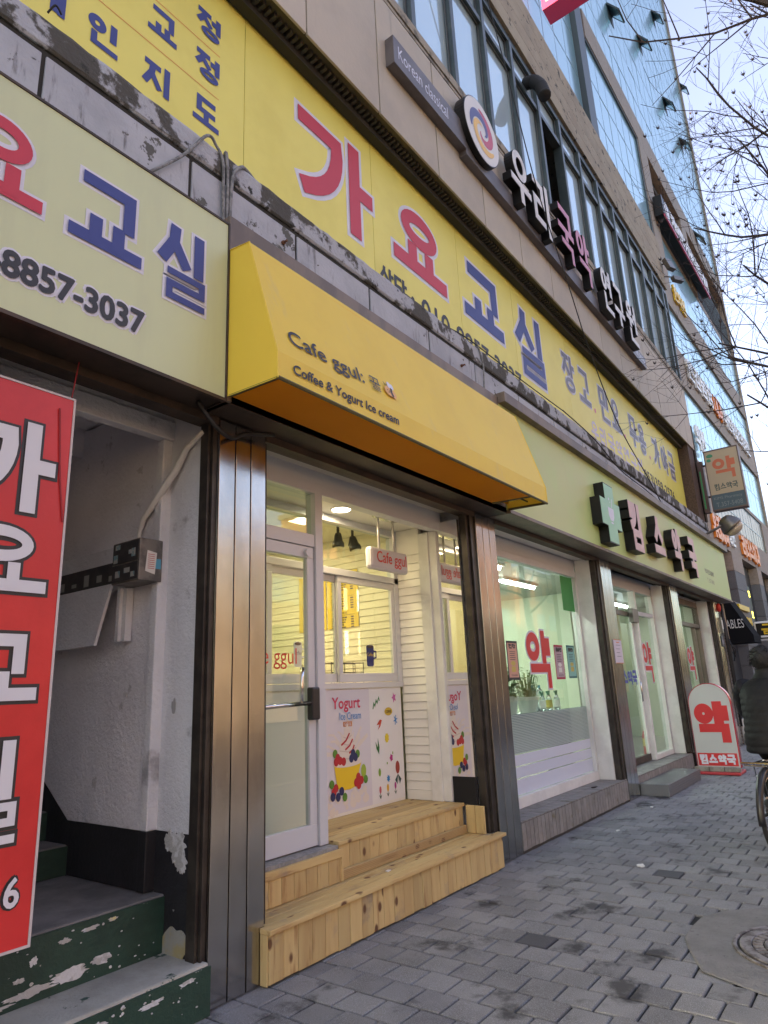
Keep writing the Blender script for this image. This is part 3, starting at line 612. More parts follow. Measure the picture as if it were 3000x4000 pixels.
for k, (w, z) in enumerate(((.165, .95), (.15, 1.0), (.115, 1.06), (.08, 1.11), (.045, 1.16))): q.disc(F, 4.535, z, w, .045, .003+.0003*k, n=24)
q.poly(F, [(4.5,1.17),(4.535,1.235),(4.575,1.15)], .0046); build(q, 'swirl_print', m_cream_p, ps)
q = MB()
for k, (w, z) in enumerate(((.15, .975), (.12, 1.03), (.09, 1.085), (.06, 1.135))): q.stroke(F, [(4.535-w*.9,z-.012),(4.535,z-.03),(4.535+w*.9,z-.002)], .004, .0048)
build(q, 'swirl_shade', m_cream_d, ps)
q = MB()
for a, b, c_, d_ in ((4.45,1.06,4.56,1.15),(4.5,1.02,4.6,1.1),(4.55,.99,4.62,1.05)): q.stroke(F, [(a,b),((a+c_)/2+.01,(b+d_)/2-.01),(c_,d_)], .008, .005)
build(q, 'sauce_print', m_berry, ps)
q = MB().poly(F, [(4.355,.91),(4.39,.73),(4.435,.712),(4.55,.705),(4.62,.72),(4.71,.91)], .005); build(q, 'cup_print', m_cup, ps)
q = MB().disc(F, 4.533, .912, .185, .03, .0055, n=26); build(q, 'rim_print', m_cream_p, ps)
for nm, mm, lst, c_ in (('raspberry_print', m_berry, ((4.40,.965),(4.43,.94),(4.475,.93),(4.38,.935),(4.37,.735),(4.345,.71),(4.66,.79),(4.70,.76),(4.63,.75),(4.665,.725)), .0062), ('blueberry_print', m_blueb, ((4.575,.945),(4.63,.95),(4.6,.985),(4.33,.675),(4.395,.665),(4.44,.705)), .0066), ('leaf_print', m_leaf, ((4.37,1.0),(4.66,.975),(4.48,.655),(4.76,.76),(4.32,.77)), .006)):
    [build(MB().disc(F, a, b, .03, .034, c_+.0001*k, n=14), nm, mm, ps) for k, (a, b) in enumerate(lst)]
q = MB().disc(F, 4.735, .83, .035, .055, .0058, n=18); build(q, 'kiwi_print', PM('poster_kiwi', (.33,.45,.05)), ps)
# doodles on the white sheet
def flower(q, x, z, r, n, ins=.5): q.poly(F, [(x+(r if k % 2 else r*ins)*math.cos(6.283*k/(2*n))*.75, z+(r if k % 2 else r*ins)*math.sin(6.283*k/(2*n))) for k in range(2*n)], .003)
for nm, cc, fn in (('green_doodle', (.03,.2,.05), lambda q: q.stroke(F, [(4.9,1.33),(4.915,1.38),(4.93,1.355),(4.95,1.405),(4.965,1.38),(4.99,1.43),(4.998,1.4)], .006, .003)),
    ('violet_flower', (.55,.12,.4), lambda q: flower(q, 5.225, 1.42, .05, 5)), ('coffee_badge', (.6,.42,.03), lambda q: q.disc(F, 5.13, 1.3, .06, .036, .003)),
    ('blue_star', (.02,.2,.55), lambda q: [q.stroke(F, [(5.235-.03*math.cos(R(a)), 1.22-.045*math.sin(R(a))), (5.235+.03*math.cos(R(a)), 1.22+.045*math.sin(R(a)))], .005, .003+a*1e-6) for a in (15, 75, 135)]),
    ('red_leaf', (.5,.05,.02), lambda q: (q.poly(F, [(4.945,1.19),(4.995,1.235),(5.025,1.23),(5.0,1.195)], .003), q.poly(F, [(4.96,1.145),(5.0,1.18),(5.022,1.225),(4.99,1.2)], .0034))),
    ('yellow_flower', (.7,.55,.02), lambda q: flower(q, 5.09, 1.07, .045, 8, .8)), ('green_leaf', (.02,.15,.03), lambda q: (q.poly(F, [(4.965,.94),(4.95,1.0),(4.955,1.08),(4.975,1.0)], .003), q.poly(F, [(4.965,.94),(4.93,.99),(4.918,1.05),(4.95,1.0)], .0034))),
    ('magenta_flower', (.45,.02,.22), lambda q: flower(q, 5.145, .895, .036, 5, .7)), ('red_bloom', (.3,.03,.02), lambda q: q.disc(F, 5.235, .805, .032, .055, .003)), ('bloom_leaf', (.015,.06,.05), lambda q: [q.poly(F, [(5.235,.75),(5.235+a,.7),(5.24+a*.4,.66)], .003+abs(a)*.001) for a in (-.045,.05,.01)]),
    ('green_dot', (.2,.35,.03), lambda q: (q.disc(F, 4.965, .79, .018, .034, .003), q.disc(F, 5.08, .855, .008, .011, .003), q.disc(F, 5.17, .935, .007, .014, .003))), ('blue_flower', (.02,.2,.5), lambda q: flower(q, 5.09, .725, .036, 8, .6)),
    ('tulip_stem', (.015,.07,.04), lambda q: [(q.stroke(F, [(x,z-.05),(x,z)], .003, .003), q.poly(F, [(x,z-.055),(x-.022,z-.02),(x-.006,z-.03)], .0032), q.poly(F, [(x,z-.055),(x+.022,z-.02),(x+.006,z-.03)], .0034)) for x, z in ((4.965,.625),(5.075,.63),(5.19,.635))]),
    ('pink_tulip', (.6,.12,.16), lambda q: q.disc(F, 4.965, .645, .015, .03, .0036)), ('yellow_tulip', (.7,.4,.02), lambda q: q.disc(F, 5.075, .65, .016, .032, .0036)), ('purple_tulip', (.4,.02,.25), lambda q: q.disc(F, 5.19, .655, .014, .03, .0036))):
    q = MB(); fn(q); build(q, nm, PM(nm, cc), ps)
build(latin(MB(), F, 'COFFEE', 5.09, 5.17, 1.287, 1.312, .0045, 0, .01), 'badge_lettering', m_black, ps)
# hanging sign
hs = thing('hanging_sign', 'white double-sided Cafe ggul box sign hanging by two rods in the cafe recess', 'sign', (4.84, .54, 3.04))
build(B(4.55, 5.125, .5, .575, 2.53, 2.735), 'sign_box', mat('sign_case', (.58,.56,.6), .4), hs, bevel=.03)
build(latin(MB(), FF(.497), 'Cafe ggul', 4.635, 5.085, 2.565, 2.70, .0, 0, .012), 'lettering', mat('sign_red', (.6,.045,.03), .4), hs)
m_rod = mat('rod_white', (.6,.58,.55), .3, .5)
for x in (4.72, 4.95): build(MB().tube([(x,.54,2.735),(x,.54,3.03)], .012, 10), 'rod', m_rod, hs, True)
q = MB().add(*(lambda m: (m.v, m.f))(MB().disc(Fr((0,0,3.03), X, Y), 4.835, .54, .19, .05, 0, .014, 30))); build(q, 'ceiling_plate', m_chrome, hs)
# track lights
tk = thing('track_light', 'black ceiling track with two can spotlights behind the serving window', 'light', (4.85, 1.09, 3.1))
build(B(4.3, 5.12, 1.075, 1.105, 3.06, 3.1), 'track', m_plastic, tk)
for x, t_ in ((4.8, .0), (5.02, .18)):
    q = MB(); q.tube([(x,1.09,3.06),(x,1.09,2.99)], .014, 8); q.lathe([(.02,0),(.035,-.02),(.045,-.08),(.058,-.1),(.062,-.14),(.05,-.145)], (x, 1.09, 2.99), 14, Vector((t_*-.6, t_, 1))); [q.tube([(x+.03*math.cos(a),1.09+.03*math.sin(a),2.985),(x+.05*math.cos(a),1.09+.05*math.sin(a),2.9)], .006, 5) for a in (0, 1.6, 3.1, 4.7)]
    s = build(q, 'spotlight', m_plastic, tk, True); q = MB().lathe([(.001,-.141),(.046,-.141),(.046,-.1475),(.001,-.1475)], (x, 1.09, 2.99), 14, Vector((t_*-.6, t_, 1))); build(q, 'lamp_face', mat('lamp_lens', (.8,.78,.7), .3), s)
# round ceiling downlights of the cafe
def downlight(x, y, z, e, label, cat='light', col=(1,.76,.42), grp=None, s=.35):
    o = thing('ceiling_light', label, cat, (x, y, z), grp)
    build(MB().lathe([(.001,-.012),(.085,-.012),(.1,-.002),(.1,0),(.001,0)], (x, y, z), 20), 'rim', m_pwhite, o)
    build(MB().disc(Fr((0,0,z-.0135), X, -Y), x, -y, .08, n=20), 'lens', m_warm, o)
    ld = bpy.data.lights.new('lamp', 'AREA'); ld.energy = e; ld.size = s; ld.color = col; lo = bpy.data.objects.new('lamp', ld); COL.objects.link(lo); lo.parent = o; lo.location = (0, 0, -.03)
downlight(4.4, 1.9, 3.1, 3.9, 'warm round downlight in the cafe ceiling near the serving window')
downlight(3.1, 2.6, 3.1, 3.4, 'warm round downlight in the cafe ceiling at the back')
downlight(4.3, .62, 3.045, 1.1, 'warm round downlight in the ceiling of the cafe recess', s=.2)
# wire rack on the counter
wr = thing('wire_rack', 'black wire rack standing on the cafe counter behind the glass', 'rack', (4.72, .98, 1.5))
q = MB()
for z in (1.66, 1.74): q.tube([(4.5,.95,z),(4.95,.95,z)], .004, 5); q.tube([(4.5,1.05,z),(4.95,1.05,z)], .004, 5)
for x in (4.5, 4.65, 4.8, 4.95): q.tube([(x,.95,1.5),(x,.95,1.75),(x,1.05,1.75),(x,1.05,1.5)], .004, 5)
build(q, 'wires', m_plastic, wr)
ct = thing('counter', 'white counter top behind the cafe serving window', 'counter', (4.1, 1.1, .5)); build(B(2.9, 5.37, .9, 1.35, 1.44, 1.5), 'counter_top', m_pwhite, ct); build(B(2.9, 5.37, .92, 1.3, .5, 1.44), 'counter_front', m_cream, ct)

# ---------------------------------------------------------------- timber steps
ws = thing('timber_steps', 'new pale pine steps and deck in front of the cafe', 'steps', (4.15, .2, 0))
rr = random.Random(21)
def plank(n, *a, m): 
    o = build(B(*a), n, m, ws, bevel=.004); return o
x = 2.803
while x < 5.49:
    w = min(.113+rr.uniform(-.002, .002), 5.5-x); plank('riser_board', x, x+w-.0025, -.06-rr.uniform(0,.003), -.038, .006+rr.uniform(0,.008), .249, m=m_wood_v); x += w
plank('tread_board', 2.788, 5.525, -.088, -.004, .25, .277, m=m_wood_h)
for a, b in ((.0, .078), (.081, .159), (.162, .24)): plank('tread_board', 2.828, 5.432, a, b, .25, .276+rr.uniform(-.001,.001), m=m_wood_h)
plank('side_board', 2.79, 2.8015, -.058, -.004, .006, .249, m=m_wood_v)
plank('trim_board', 2.83, 3.72, .198, .224, .2775, .335, m=m_wood_h); plank('trim_board', 3.722, 4.92, .2, .226, .2775, .34, m=m_wood_h); plank('trim_board', 4.925, 5.36, .2, .226, .2775, .342, m=m_wood_h)
q = MB()
for z in (.288, .299, .31, .321, .331): q.box(2.832, 5.35, .1955, .1975, z, z+.004)
build(q, 'trim_groove', mat('groove_wood', (.4,.27,.13), .8), ws)
x = 3.715
while x < 5.35:
    w = min(.113+rr.uniform(-.002,.002), 5.362-x)
    if w < .02: break
    plank('riser_board', x, x+w-.0025, .228, .25, .2775, .488, m=m_wood_v); x += w
for k in range(7): plank('deck_board', 3.70 if k < 1 else 3.69, 5.37, .213+.0875*k, .213+.0875*k+.0845, .489, .515+rr.uniform(-.001,.001), m=m_wood_h)
for y0, y1 in ((.03, .118), (.121, .21)): plank('side_board', 5.375, 5.395, y0, y1, .2775, .497, m=m_wood_v)
x = 2.828
while x < 3.69: w = min(.106, 3.702-x); plank('riser_board', x, x+w-.0025, .19, .208, .2775, .425, m=m_wood_v); x += w
plank('trim_board', 2.828, 3.71, .18, .207, .4265, .476, m=m_wood_h); plank('corner_post', 3.69, 3.712, .183, .2, .2775, .4255, m=m_wood_v)
build(B(2.828, 3.688, .21, .5, .28, .4955), 'sill_slab', m_kerb, ws)
lt = MB(); lt.poly(Fr((4.02,.05,.278), X, Y), [(0,0),(.05,.01),(.045,.035),(.01,.03)], 0, .004); tag(build(lt, 'litter_scrap', m_pwhite), 'small white paper scrap lying on the lower timber step', 'litter')

# ---------------------------------------------------------------- awning
aw = thing('awning', 'yellow cloth awning lettered Cafe ggul with orange underside above the cafe', 'awning', (4.08, -.2, 3.13))
A0, A1 = 2.31, 5.86
prof = [(-.225, 4.14), (-.40, 4.115), (-.64, 3.305), (-.642, 3.142)]
def subd(mb, P00, P10, P11, P01, nu, nv, fn):
    base = len(mb.v); vs_ = []
    for i in range(nu+1):
        for j in range(nv+1):
            u, v = i/nu, j/nv; p = Vector(P00)*(1-u)*(1-v)+Vector(P10)*u*(1-v)+Vector(P11)*u*v+Vector(P01)*(1-u)*v; vs_.append(fn(p, u, v))
    mb.add(vs_, [(i*(nv+1)+j, (i+1)*(nv+1)+j, (i+1)*(nv+1)+j+1, i*(nv+1)+j+1) for i in range(nu) for j in range(nv)])
def sag(p, u, v): return p+Vector((0, 1, 0))*(.006*math.sin(math.pi*v)*(1-abs(2*u-1)**6)+.002*math.sin(u*31)*math.sin(math.pi*v))
q = MB(); subd(q, (A0,*prof[2]), (A1,*prof[2]), (A1,*prof[1]), (A0,*prof[1]), 30, 8, sag); sk = build(q, 'slope_cloth', m_yellow_cloth, aw, True)
q = MB(); subd(q, (A0,*prof[3]), (A1,*prof[3]), (A1,*prof[2]), (A0,*prof[2]), 30, 2, lambda p, u, v: p+Vector((0,.003*math.sin(u*23)*(1-v),0))); q.add([(A0,*prof[1]),(A1,*prof[1]),(A1,*prof[0]),(A0,*prof[0])], [(0,1,2,3)]); build(q, 'valance', m_yellow_cloth, aw)
SF = Fr((0, -.225, 0), -Y, Z)
for x, s in ((A0, 1), (A1, -1)):
    pts = [(x, yy, zz) for yy, zz in prof]+[(x, -.225, 3.16)]
    build(MB().add(pts, [(0,1,2,3,4)]), 'side_cloth', m_yellow_cloth, aw)
    q = MB(); q.tube([pts[i] for i in (0,1,2,3)], .006, 5); build(q, 'side_seam', m_yellow_cloth, aw)
q = MB(); q.add([(A0+.02,-.245,3.21),(A1-.02,-.245,3.21),(A1-.02,-.41,4.08),(A0+.02,-.41,4.08)], [(0,1,2,3)][::-1]); q.add([(A0+.03,-.63,3.147),(A0+.03,-.235,3.165),(A1-.35,-.235,3.165),(A1-.35,-.63,3.147)], [(0,1,2,3)]); build(q, 'lining', m_orange_in, aw)
q = MB()
for p, w in (([(A0,-.64,3.146),(A1,-.64,3.146)], .011), ([(A1-.01,-.63,3.15),(A1-.01,-.24,3.165)], .012), ([(A1-.35,-.63,3.15),(A1-.35,-.24,3.165)], .014), ([(A0+.01,-.63,3.15),(A0+.01,-.24,3.165)], .011), ([(A1-.02,-.62,3.18),(A1-.02,-.4,3.9)], .01), ([(A1-.3,-.45,3.2),(A1-.02,-.45,3.2)], .008)): q.tube(p, w, 6)
build(q, 'frame_tube', mat('awning_frame', (.1,.09,.03), .6), aw)
ef = Fr((0, -.6445, 3.305), X, Vector((0, .24, .81)))
sf = Fr((0, -.643, 3.305), X, Vector((0, .24, .81)))
m_ink = mat('awning_ink', (.03,.03,.045), .55)
q = MB(); subv = 0
latin(q, sf, 'Cafe ggul:', 2.435, 3.115, .075, .22, .002, 0, .012); build(q, 'lettering', m_ink, aw, kind='stuff'); build(hangul(MB(), sf, '꿀', 3.185, 3.30, .105, .215, .006, .0025), 'syllable', m_ink, aw)
q = latin(MB(), FF(-.6465), 'Coffee & Yogurt Ice cream', 2.425, 3.43, 3.19, 3.265, 0, 0, .03); build(q, 'lettering', m_ink, aw, kind='stuff')
bee = MB().disc(sf, 3.395, .155, .052, .042, .0065); bee.disc(sf, 3.44, .145, .03, .035, .0068); be = build(bee, 'bee_print', mat('bee_body', (.75,.42,.16), .6), aw)
q = MB(); q.stroke(sf, [(3.425,.118),(3.415,.155),(3.425,.19)], .011, .0085); q.stroke(sf, [(3.36,.195),(3.345,.222)], .003, .0085); q.stroke(sf, [(3.385,.2),(3.385,.228)], .003, .0085); q.disc(sf, 3.372, .16, .005, None, .009, n=8); q.disc(sf, 3.393, .155, .005, None, .009, n=8); q.stroke(sf, arc(3.382,.147,.01,.008,200,340,5), .0015, .009); build(q, 'bee_ink', m_black, be)
q = MB().disc(sf, 3.41, .215, .022, .028, .0073); q.disc(sf, 3.44, .208, .02, .026, .0077); build(q, 'bee_wing', m_white, be)
# brown sign frame behind the awning, and the rest of the old fascia trim
q = MB(); q.box(2.31, 5.88, -.22, -.005, 4.15, 4.40); q.box(2.305, 2.35, -.22, -.005, 3.14, 4.149); q.box(2.31, 5.88, -.2, -.005, 3.141, 4.148); fb = tag(build(q, 'fascia_box', m_brown, bevel=.004), 'brown metal fascia box behind the yellow awning', 'fascia')
# ---------------------------------------------------------------- pale green sign over the stair entrance
sg = thing('signboard', 'pale green signboard with red and blue letters over the stair entrance', 'signboard', (.2, -.11, 3.14))
build(B(-2.6, 2.296, -.22, -.006, 3.145, 4.315), 'panel', m_signg, sg)
q = MB(); q.box(-2.62, 2.304, -.232, -.205, 3.125, 3.144); q.box(-2.62, 2.304, -.226, -.2, 4.316, 4.33); q.box(2.297, 2.307, -.23, -.005, 3.13, 4.328); build(q, 'edge_trim', m_dbrown, sg)
F = FF(-.2205)
qr, qb, qo, qk, qe = MB(), MB(), MB(), MB(), MB()
for ch, a0, a1, b0, b1, mb in (('가', .26, .66, 3.68, 4.09, qr), ('요', .795, 1.175, 3.69, 4.09, qr), ('교', 1.335, 1.70, 3.68, 4.07, qb), ('실', 1.835, 2.14, 3.615, 4.07, qb)):
    sy = build(hangul(MB(), F, ch, a0, a1, b0, b1, .034, .0075), 'syllable', m_red if mb is qr else m_blue, sg); build(hangul(MB(), F, ch, a0, a1, b0, b1, .034, .0005, grow=.02), 'outline', m_white, sy)
latin(qo, F, '010-8857-3037', .755, 1.75, 3.312, 3.438, .0005, 0, .17); latin(qk, F, '010-8857-3037', .755, 1.75, 3.312, 3.438, .006, 0, .05)
ph_ = build(qk, 'phone_number', m_black, sg); build(qo, 'outline', m_white, ph_)

# ---------------------------------------------------------------- long yellow banner on the first floor
yb = thing('yellow_banner', 'long yellow banner of joined panels with big red and blue letters on the upper floor', 'banner', (6.7, .27, 5.09))
sm = [-3.15, -1.0, .95, 2.82, 4.47, 6.13, 7.6, 9.48, 11.37, 13.21, 15.0, 16.6]
for i in range(len(sm)-1): build(B(sm[i]+.003, sm[i+1]-.003, .255, .29, 5.1, 6.93), 'banner_panel', m_banner, yb)
F = FF(.2545); qo, qr, qb, qg, ql, qk, qp = (MB() for _ in range(7))
for ch, a0, a1, b0, b1, mb in (('가', 3.44, 4.44, 5.62, 6.56, qr), ('요', 4.84, 5.78, 5.74, 6.5, qr), ('교', 6.27, 7.19, 5.76, 6.5, qb), ('실', 7.66, 8.56, 5.58, 6.56, qb)):
    sy = build(hangul(MB(), F, ch, a0, a1, b0, b1, .082, .0065), 'syllable', m_red if mb is qr else m_blue, yb); build(hangul(MB(), F, ch, a0, a1, b0, b1, .082, .0005, grow=.042), 'outline', m_white, sy)
for ch, x, z in (('개', 1.19, 5.48), ('인', 1.55, 5.48), ('지', 1.95, 5.48), ('도', 2.355, 5.51), ('교', 1.965, 5.96), ('정', 2.36, 5.93), ('정', 2.36, 6.33)): build(hangul(MB(), F, ch, x, x+.21, z, z+.225, .023, .0025), 'syllable', m_blue, yb)
for z in (5.83, 6.24): qp.quad(F, -1.5, 2.57, z, z+.008, .001)
for ch, x in (('상', 4.56), ('담', 4.79)): build(hangul(MB(), F, ch, x, x+.2, 5.26, 5.5, .02, .004), 'syllable', m_black, yb)
build(latin(MB(), F, ': 010-8857-3037', 5.08, 7.66, 5.23, 5.48, .003, 0, .03), 'phone_number', m_black, yb, kind='stuff')
for ch, x in zip('장고민요무용가야금', (9.3, 9.97, 10.95, 11.55, 12.6, 13.18, 14.2, 14.85, 15.48)):
    sy = build(hangul(MB(), F, ch, x, x+.46, 5.9, 6.52, .042, .0065), 'syllable', m_grey_print, yb); build(hangul(MB(), F, ch, x, x+.46, 5.9, 6.52, .042, .0005, grow=.03), 'outline', m_white, sy)
for x in (10.62, 12.22, 13.85): build(MB().disc(F, x, 5.93, .045, None, .002, n=12), 'red_dot', m_pinkdot, yb)
for k, ch in enumerate('우리국악연구원'): build(hangul(MB(), F, ch, 10.3+.42*k, 10.62+.42*k, 5.36, 5.68, .026, .001), 'faint_syllable', m_lilac, yb)
latin(qk, F, '053)359-2576', 13.2, 15.5, 5.27, 5.53, .003, 0, .03)
build(qk, 'phone_number', m_black, yb); build(qp, 'orange_rule', m_orange_line, yb)

# ---------------------------------------------------------------- letter sign on the beige band
ls = thing('letter_sign', 'grey bar sign with round swirl emblem and black-sided block letters on the beige band', 'sign', (8.8, -.02, 7.6))
q = MB(); q.box(4.45, 5.9, -.12, -.013, 7.63, 7.985); q.box(5.9, 13.15, -.115, -.013, 7.56, 7.80); build(q, 'bar', m_signgrey, ls, bevel=.004)
F = FF(-.121); build(latin(MB(), F, 'Korean classical', 4.53, 5.50, 7.74, 7.90, .0005), 'bar_lettering', m_white, ls); build(latin(MB(), FF(-.1155), '359-2576', 12.35, 13.05, 7.64, 7.73, .0005), 'bar_lettering', m_white, ls)
E0 = FF(-.06); ex, ez, er = 6.22, 8.075, .44
build(MB().disc(E0, ex, ez, er, er, 0, .13, 48), 'emblem_drum', m_lblack, ls); em = build(MB().disc(FF(-.1905), ex, ez, er-.012, None, 0, .003, 48), 'emblem_face', mat('emblem_white', (.7,.68,.64), .45), ls)
EF = FF(-.1945)
def swirl(ph, r0, r1, w0, w1, span, n=26, c=.001):
    q = MB(); L_, R_ = [], []
    for i in range(n+1):
        t_ = i/n; a = R(ph+span*t_); r = r0+(r1-r0)*t_**.8; w = (w0+(w1-w0)*t_)*math.sin(math.pi*min(1, t_*.93+.05))**.6
        L_.append((ex+(r+w)*math.cos(a), ez+(r+w)*math.sin(a))); R_.append((ex+(r-w)*math.cos(a), ez+(r-w)*math.sin(a)))
    for i in range(n): q.add([EF(*R_[i], c), EF(*R_[i+1], c), EF(*L_[i+1], c), EF(*L_[i], c)], [(0,1,2,3)])
    return q
build(swirl(-150, .05, .3, .03, .085, 250, c=.0008), 'emblem_red', mat('emblem_red', (.5,.08,.14), .5), em)
build(swirl(-30, .06, .29, .03, .08, 230, c=.0016), 'emblem_blue', mat('emblem_blue', (.09,.1,.27), .5), em)
build(swirl(90, .06, .31, .03, .075, 240, c=.0024), 'emblem_yellow', mat('emblem_yellow', (.8,.5,.12), .5), em)
for ch, x, w, mm in (('우', 6.92, .56, 0), ('리', 7.62, .58, 0), ('국', 8.52, .56, 1), ('악', 9.26, .54, 1), ('연', 10.36, .5, 0), ('구', 11.0, .5, 0), ('원', 11.72, .58, 0)):
    z0, z1 = (7.62, 8.46) if mm == 0 else (7.68, 8.55)
    lb = build(hangul(MB(), FF(-.11), ch, x, x+w, z0, z1, .06, 0, .12), 'letter', m_lblack, ls)
    build(hangul(MB(), FF(-.23), ch, x, x+w, z0, z1, .053, .0045, .0015), 'letter_face', m_lmagenta if mm else m_lwhite, lb)

# ---------------------------------------------------------------- pharmacy sign
px = thing('pharmacy_sign', 'lime green pharmacy fascia sign with raised cross and pink block letters', 'signboard', (11.6, -.11, 3.15))
build(B(5.885, 17.35, -.22, -.006, 3.175, 4.325), 'panel', m_pharm, px)
q = MB(); q.box(5.885, 17.45, -.3, -.005, 4.326, 4.44); build(q, 'top_trim', m_brown, px, bevel=.004)
q = MB(); q.box(5.885, 17.38, -.245, -.005, 3.135, 3.174); build(q, 'bottom_trim', m_brown, px, bevel=.004)
cr = [(8.55,4.05),(8.55,3.82),(8.34,3.82),(8.34,3.45),(8.55,3.45),(8.55,3.23),(8.92,3.23),(8.92,3.45),(9.13,3.45),(9.13,3.82),(8.92,3.82),(8.92,4.05)]
cb_ = build(MB().poly(FF(-.221), cr, 0, .13), 'cross', m_lblack, px); g = [(8.735+(a-8.735)*.965, 3.64+(b-3.64)*.965) for a, b in cr]
build(MB().poly(FF(-.351), g, 0, .003), 'cross_face', m_lgreen, cb_)
q = MB(); F = FF(-.3545); q.poly(F, [(8.62,3.72),(8.63,3.6),(8.68,3.54),(8.79,3.54),(8.84,3.6),(8.85,3.72)]); q.quad(F, 8.69, 8.78, 3.5, 3.525); q.stroke(F, [(8.78,3.73),(8.82,3.86)], .009, .0003); q.disc(F, 8.7, 3.84, .02, None, .0002, n=12); q.disc(F, 8.735, 3.8, .012, None, .0002, n=10); build(q, 'mortar_print', m_white, cb_)
for ch, x, w in (('킴', 9.58, .5), ('스', 10.75, .52), ('약', 11.9, .48), ('국', 13.05, .5)):
    lb = build(hangul(MB(), FF(-.221), ch, x, x+w, 3.32, 3.98, .075, 0, .13, st=.0008), 'letter', m_lblack, px); build(hangul(MB(), FF(-.352), ch, x, x+w, 3.32, 3.98, .067, .0055, .0015, st=.0008), 'letter_face', m_lpink, lb)
F = FF(-.2205); m_ol = mat('print_olive', (.2,.2,.12), .5); syls(px, m_ol, F, '병의원조제처방', 14.9, 15.75, 3.56, 3.66, .008, c=.0005); build(latin(MB(), F, 'T. 357-5408', 15.0, 15.65, 3.38, 3.47, .0005), 'phone_number', m_ol, px)

# ---------------------------------------------------------------- pharmacy shopfront
pf = thing('pharmacy_shopfront', 'pharmacy front with three glazed bays, white reveals and grey tiled sills', 'shopfront', (11.2, .35, 0))
def pb(n, *a, m=m_pwhite, bv=.003, p=None): return build(B(*a), n, m, p or pf, bevel=bv)
GY = .35
# bay one
pb('frame_head', 6.03, 8.93, .3, .4, 2.88, 2.96, m=m_alu); pb('frame_head', 6.03, 8.93, .315, .42, 2.961, 3.12, m=m_alu); pb('frame_side', 8.86, 8.93, .3, .4, .38, 2.879); pb('frame_side', 6.03, 6.1, .3, .4, .38, 2.879); pb('frame_sill', 6.03, 8.93, .3, .42, .272, .378)
pb('soffit', 6.03, 8.93, .11, .31, 3.125, 3.15); pb('reveal', 8.905, 8.935, .1, .299, .272, 3.12, m=m_pwhite); pb('reveal', 6.042, 6.06, .1, .299, .272, 3.12)
build(B(6.1, 8.86, GY, GY+.008, .379, 2.879), 'window_pane', m_shopg, pf)
m_film = mat('film_white', (.62,.65,.75), .4); FI = FF(GY+.0095)
for a, b in ((.385, .535), (.545, .655), (.665, .775)): build(MB().quad(FF(GY-.0015), 6.1, 8.858, a, b), 'film_band', m_film, pf)
q = MB(); z = .785
while z < 1.18: q.quad(FF(GY-.0015), 6.1, 8.858, z, z+.0085*(1.35-(z-.785))); z += .0165
build(q, 'striped_film', mat('film_stripe', (.42,.5,.5), .5), pf)
mf = mat('frosted_film', (.32,.4,.4), .6); tn = mf.node_tree; tb_ = tn.nodes.new('ShaderNodeBsdfTransparent'); mx_ = tn.nodes.new('ShaderNodeMixShader'); mx_.inputs[0].default_value = .12; tn.links.new(tn.nodes['Principled BSDF'].outputs[0], mx_.inputs[1]); tn.links.new(tb_.outputs[0], mx_.inputs[2]); tn.links.new(mx_.outputs[0], tn.nodes['Material Output'].inputs[0])
build(MB().quad(FF(GY+.0095), 6.1, 8.858, .78, 1.18), 'frosted_film', mf, pf)
build(MB().quad(FF(GY-.002), 8.45, 8.857, 2.41, 2.873), 'green_film', mat('film_green', (.05,.3,.07), .5), pf)
# tiled sill blocks: bay one, bay two (door)
def tiled(x0, x1, y0, y1, h, w, nm):
    co = pb(nm, x0, x1, y0+.012, y1, 0, h-.012, m=m_grout, bv=0)
    x = x0; k = 0
    while x < x1-.02:
        e = min(x+w-.009, x1); build(B(x, e, y0+random.uniform(0,.002), y0+.0115, .025+random.uniform(0,.006), h-.016), 'front_tile', m_tile, co, bevel=.002)
        build(B(x, e, y0+.004, y0+.165, h-.0115, h+random.uniform(-.0005,.0015)), 'top_tile', m_tile, co, bevel=.002); build(B(x, e, y0+.17, y1, h-.0115, h+random.uniform(-.0005,.0015)), 'top_tile', m_tile, co, bevel=.002)
        x += w; k += 1
tiled(6.0, 9.06, -.002, .315, .271, .085, 'tiled_sill'); tiled(9.56, 12.6, .02, .6, .245, .09, 'tiled_step')
# bay two: door and sidelight
pb('frame_head', 9.53, 12.56, .3, .4, 2.93, 3.05, m=m_alu); pb('frame_head', 9.53, 12.56, .32, .45, 3.051, 3.14, m=m_alu); pb('post', 11.45, 11.53, .29, .4, .25, 2.929); pb('frame_side', 12.46, 12.54, .29, .4, .25, 2.929); pb('frame_sill', 11.531, 12.459, .29, .4, .25, .325); pb('reveal', 12.52, 12.56, .1, .289, .25, 3.12, m=m_pwhite); pb('frame_bar', 11.531, 12.459, .3, .39, 2.535, 2.6, m=m_alu)
build(B(11.531, 12.459, GY, GY+.008, .326, 2.534), 'window_pane', m_shopg, pf); build(B(11.531, 12.459, GY, GY+.008, 2.601, 2.929), 'window_pane', m_shopg, pf)
dr = pb('door', 9.56, 11.44, .36, .41, .255, .35, m=m_dbrown)
for a in ((9.56, 9.64, .36, .41, .351, 2.5), (11.37, 11.44, .36, .41, .351, 2.5)): pb('door_stile', *a, m=m_pwhite, p=dr)
pb('door_rail', 9.56, 11.44, .36, .41, 2.501, 2.57, m=m_rail2, p=dr); build(B(9.641, 11.369, .38, .388, .351, 2.5), 'door_pane', m_shopg, dr); build(B(9.6, 11.44, .38, .388, 2.572, 2.929), 'fanlight_pane', m_shopg, pf); pb('door_closer', 11.2, 11.5, .27, .345, 2.4, 2.62, m=m_rail2)
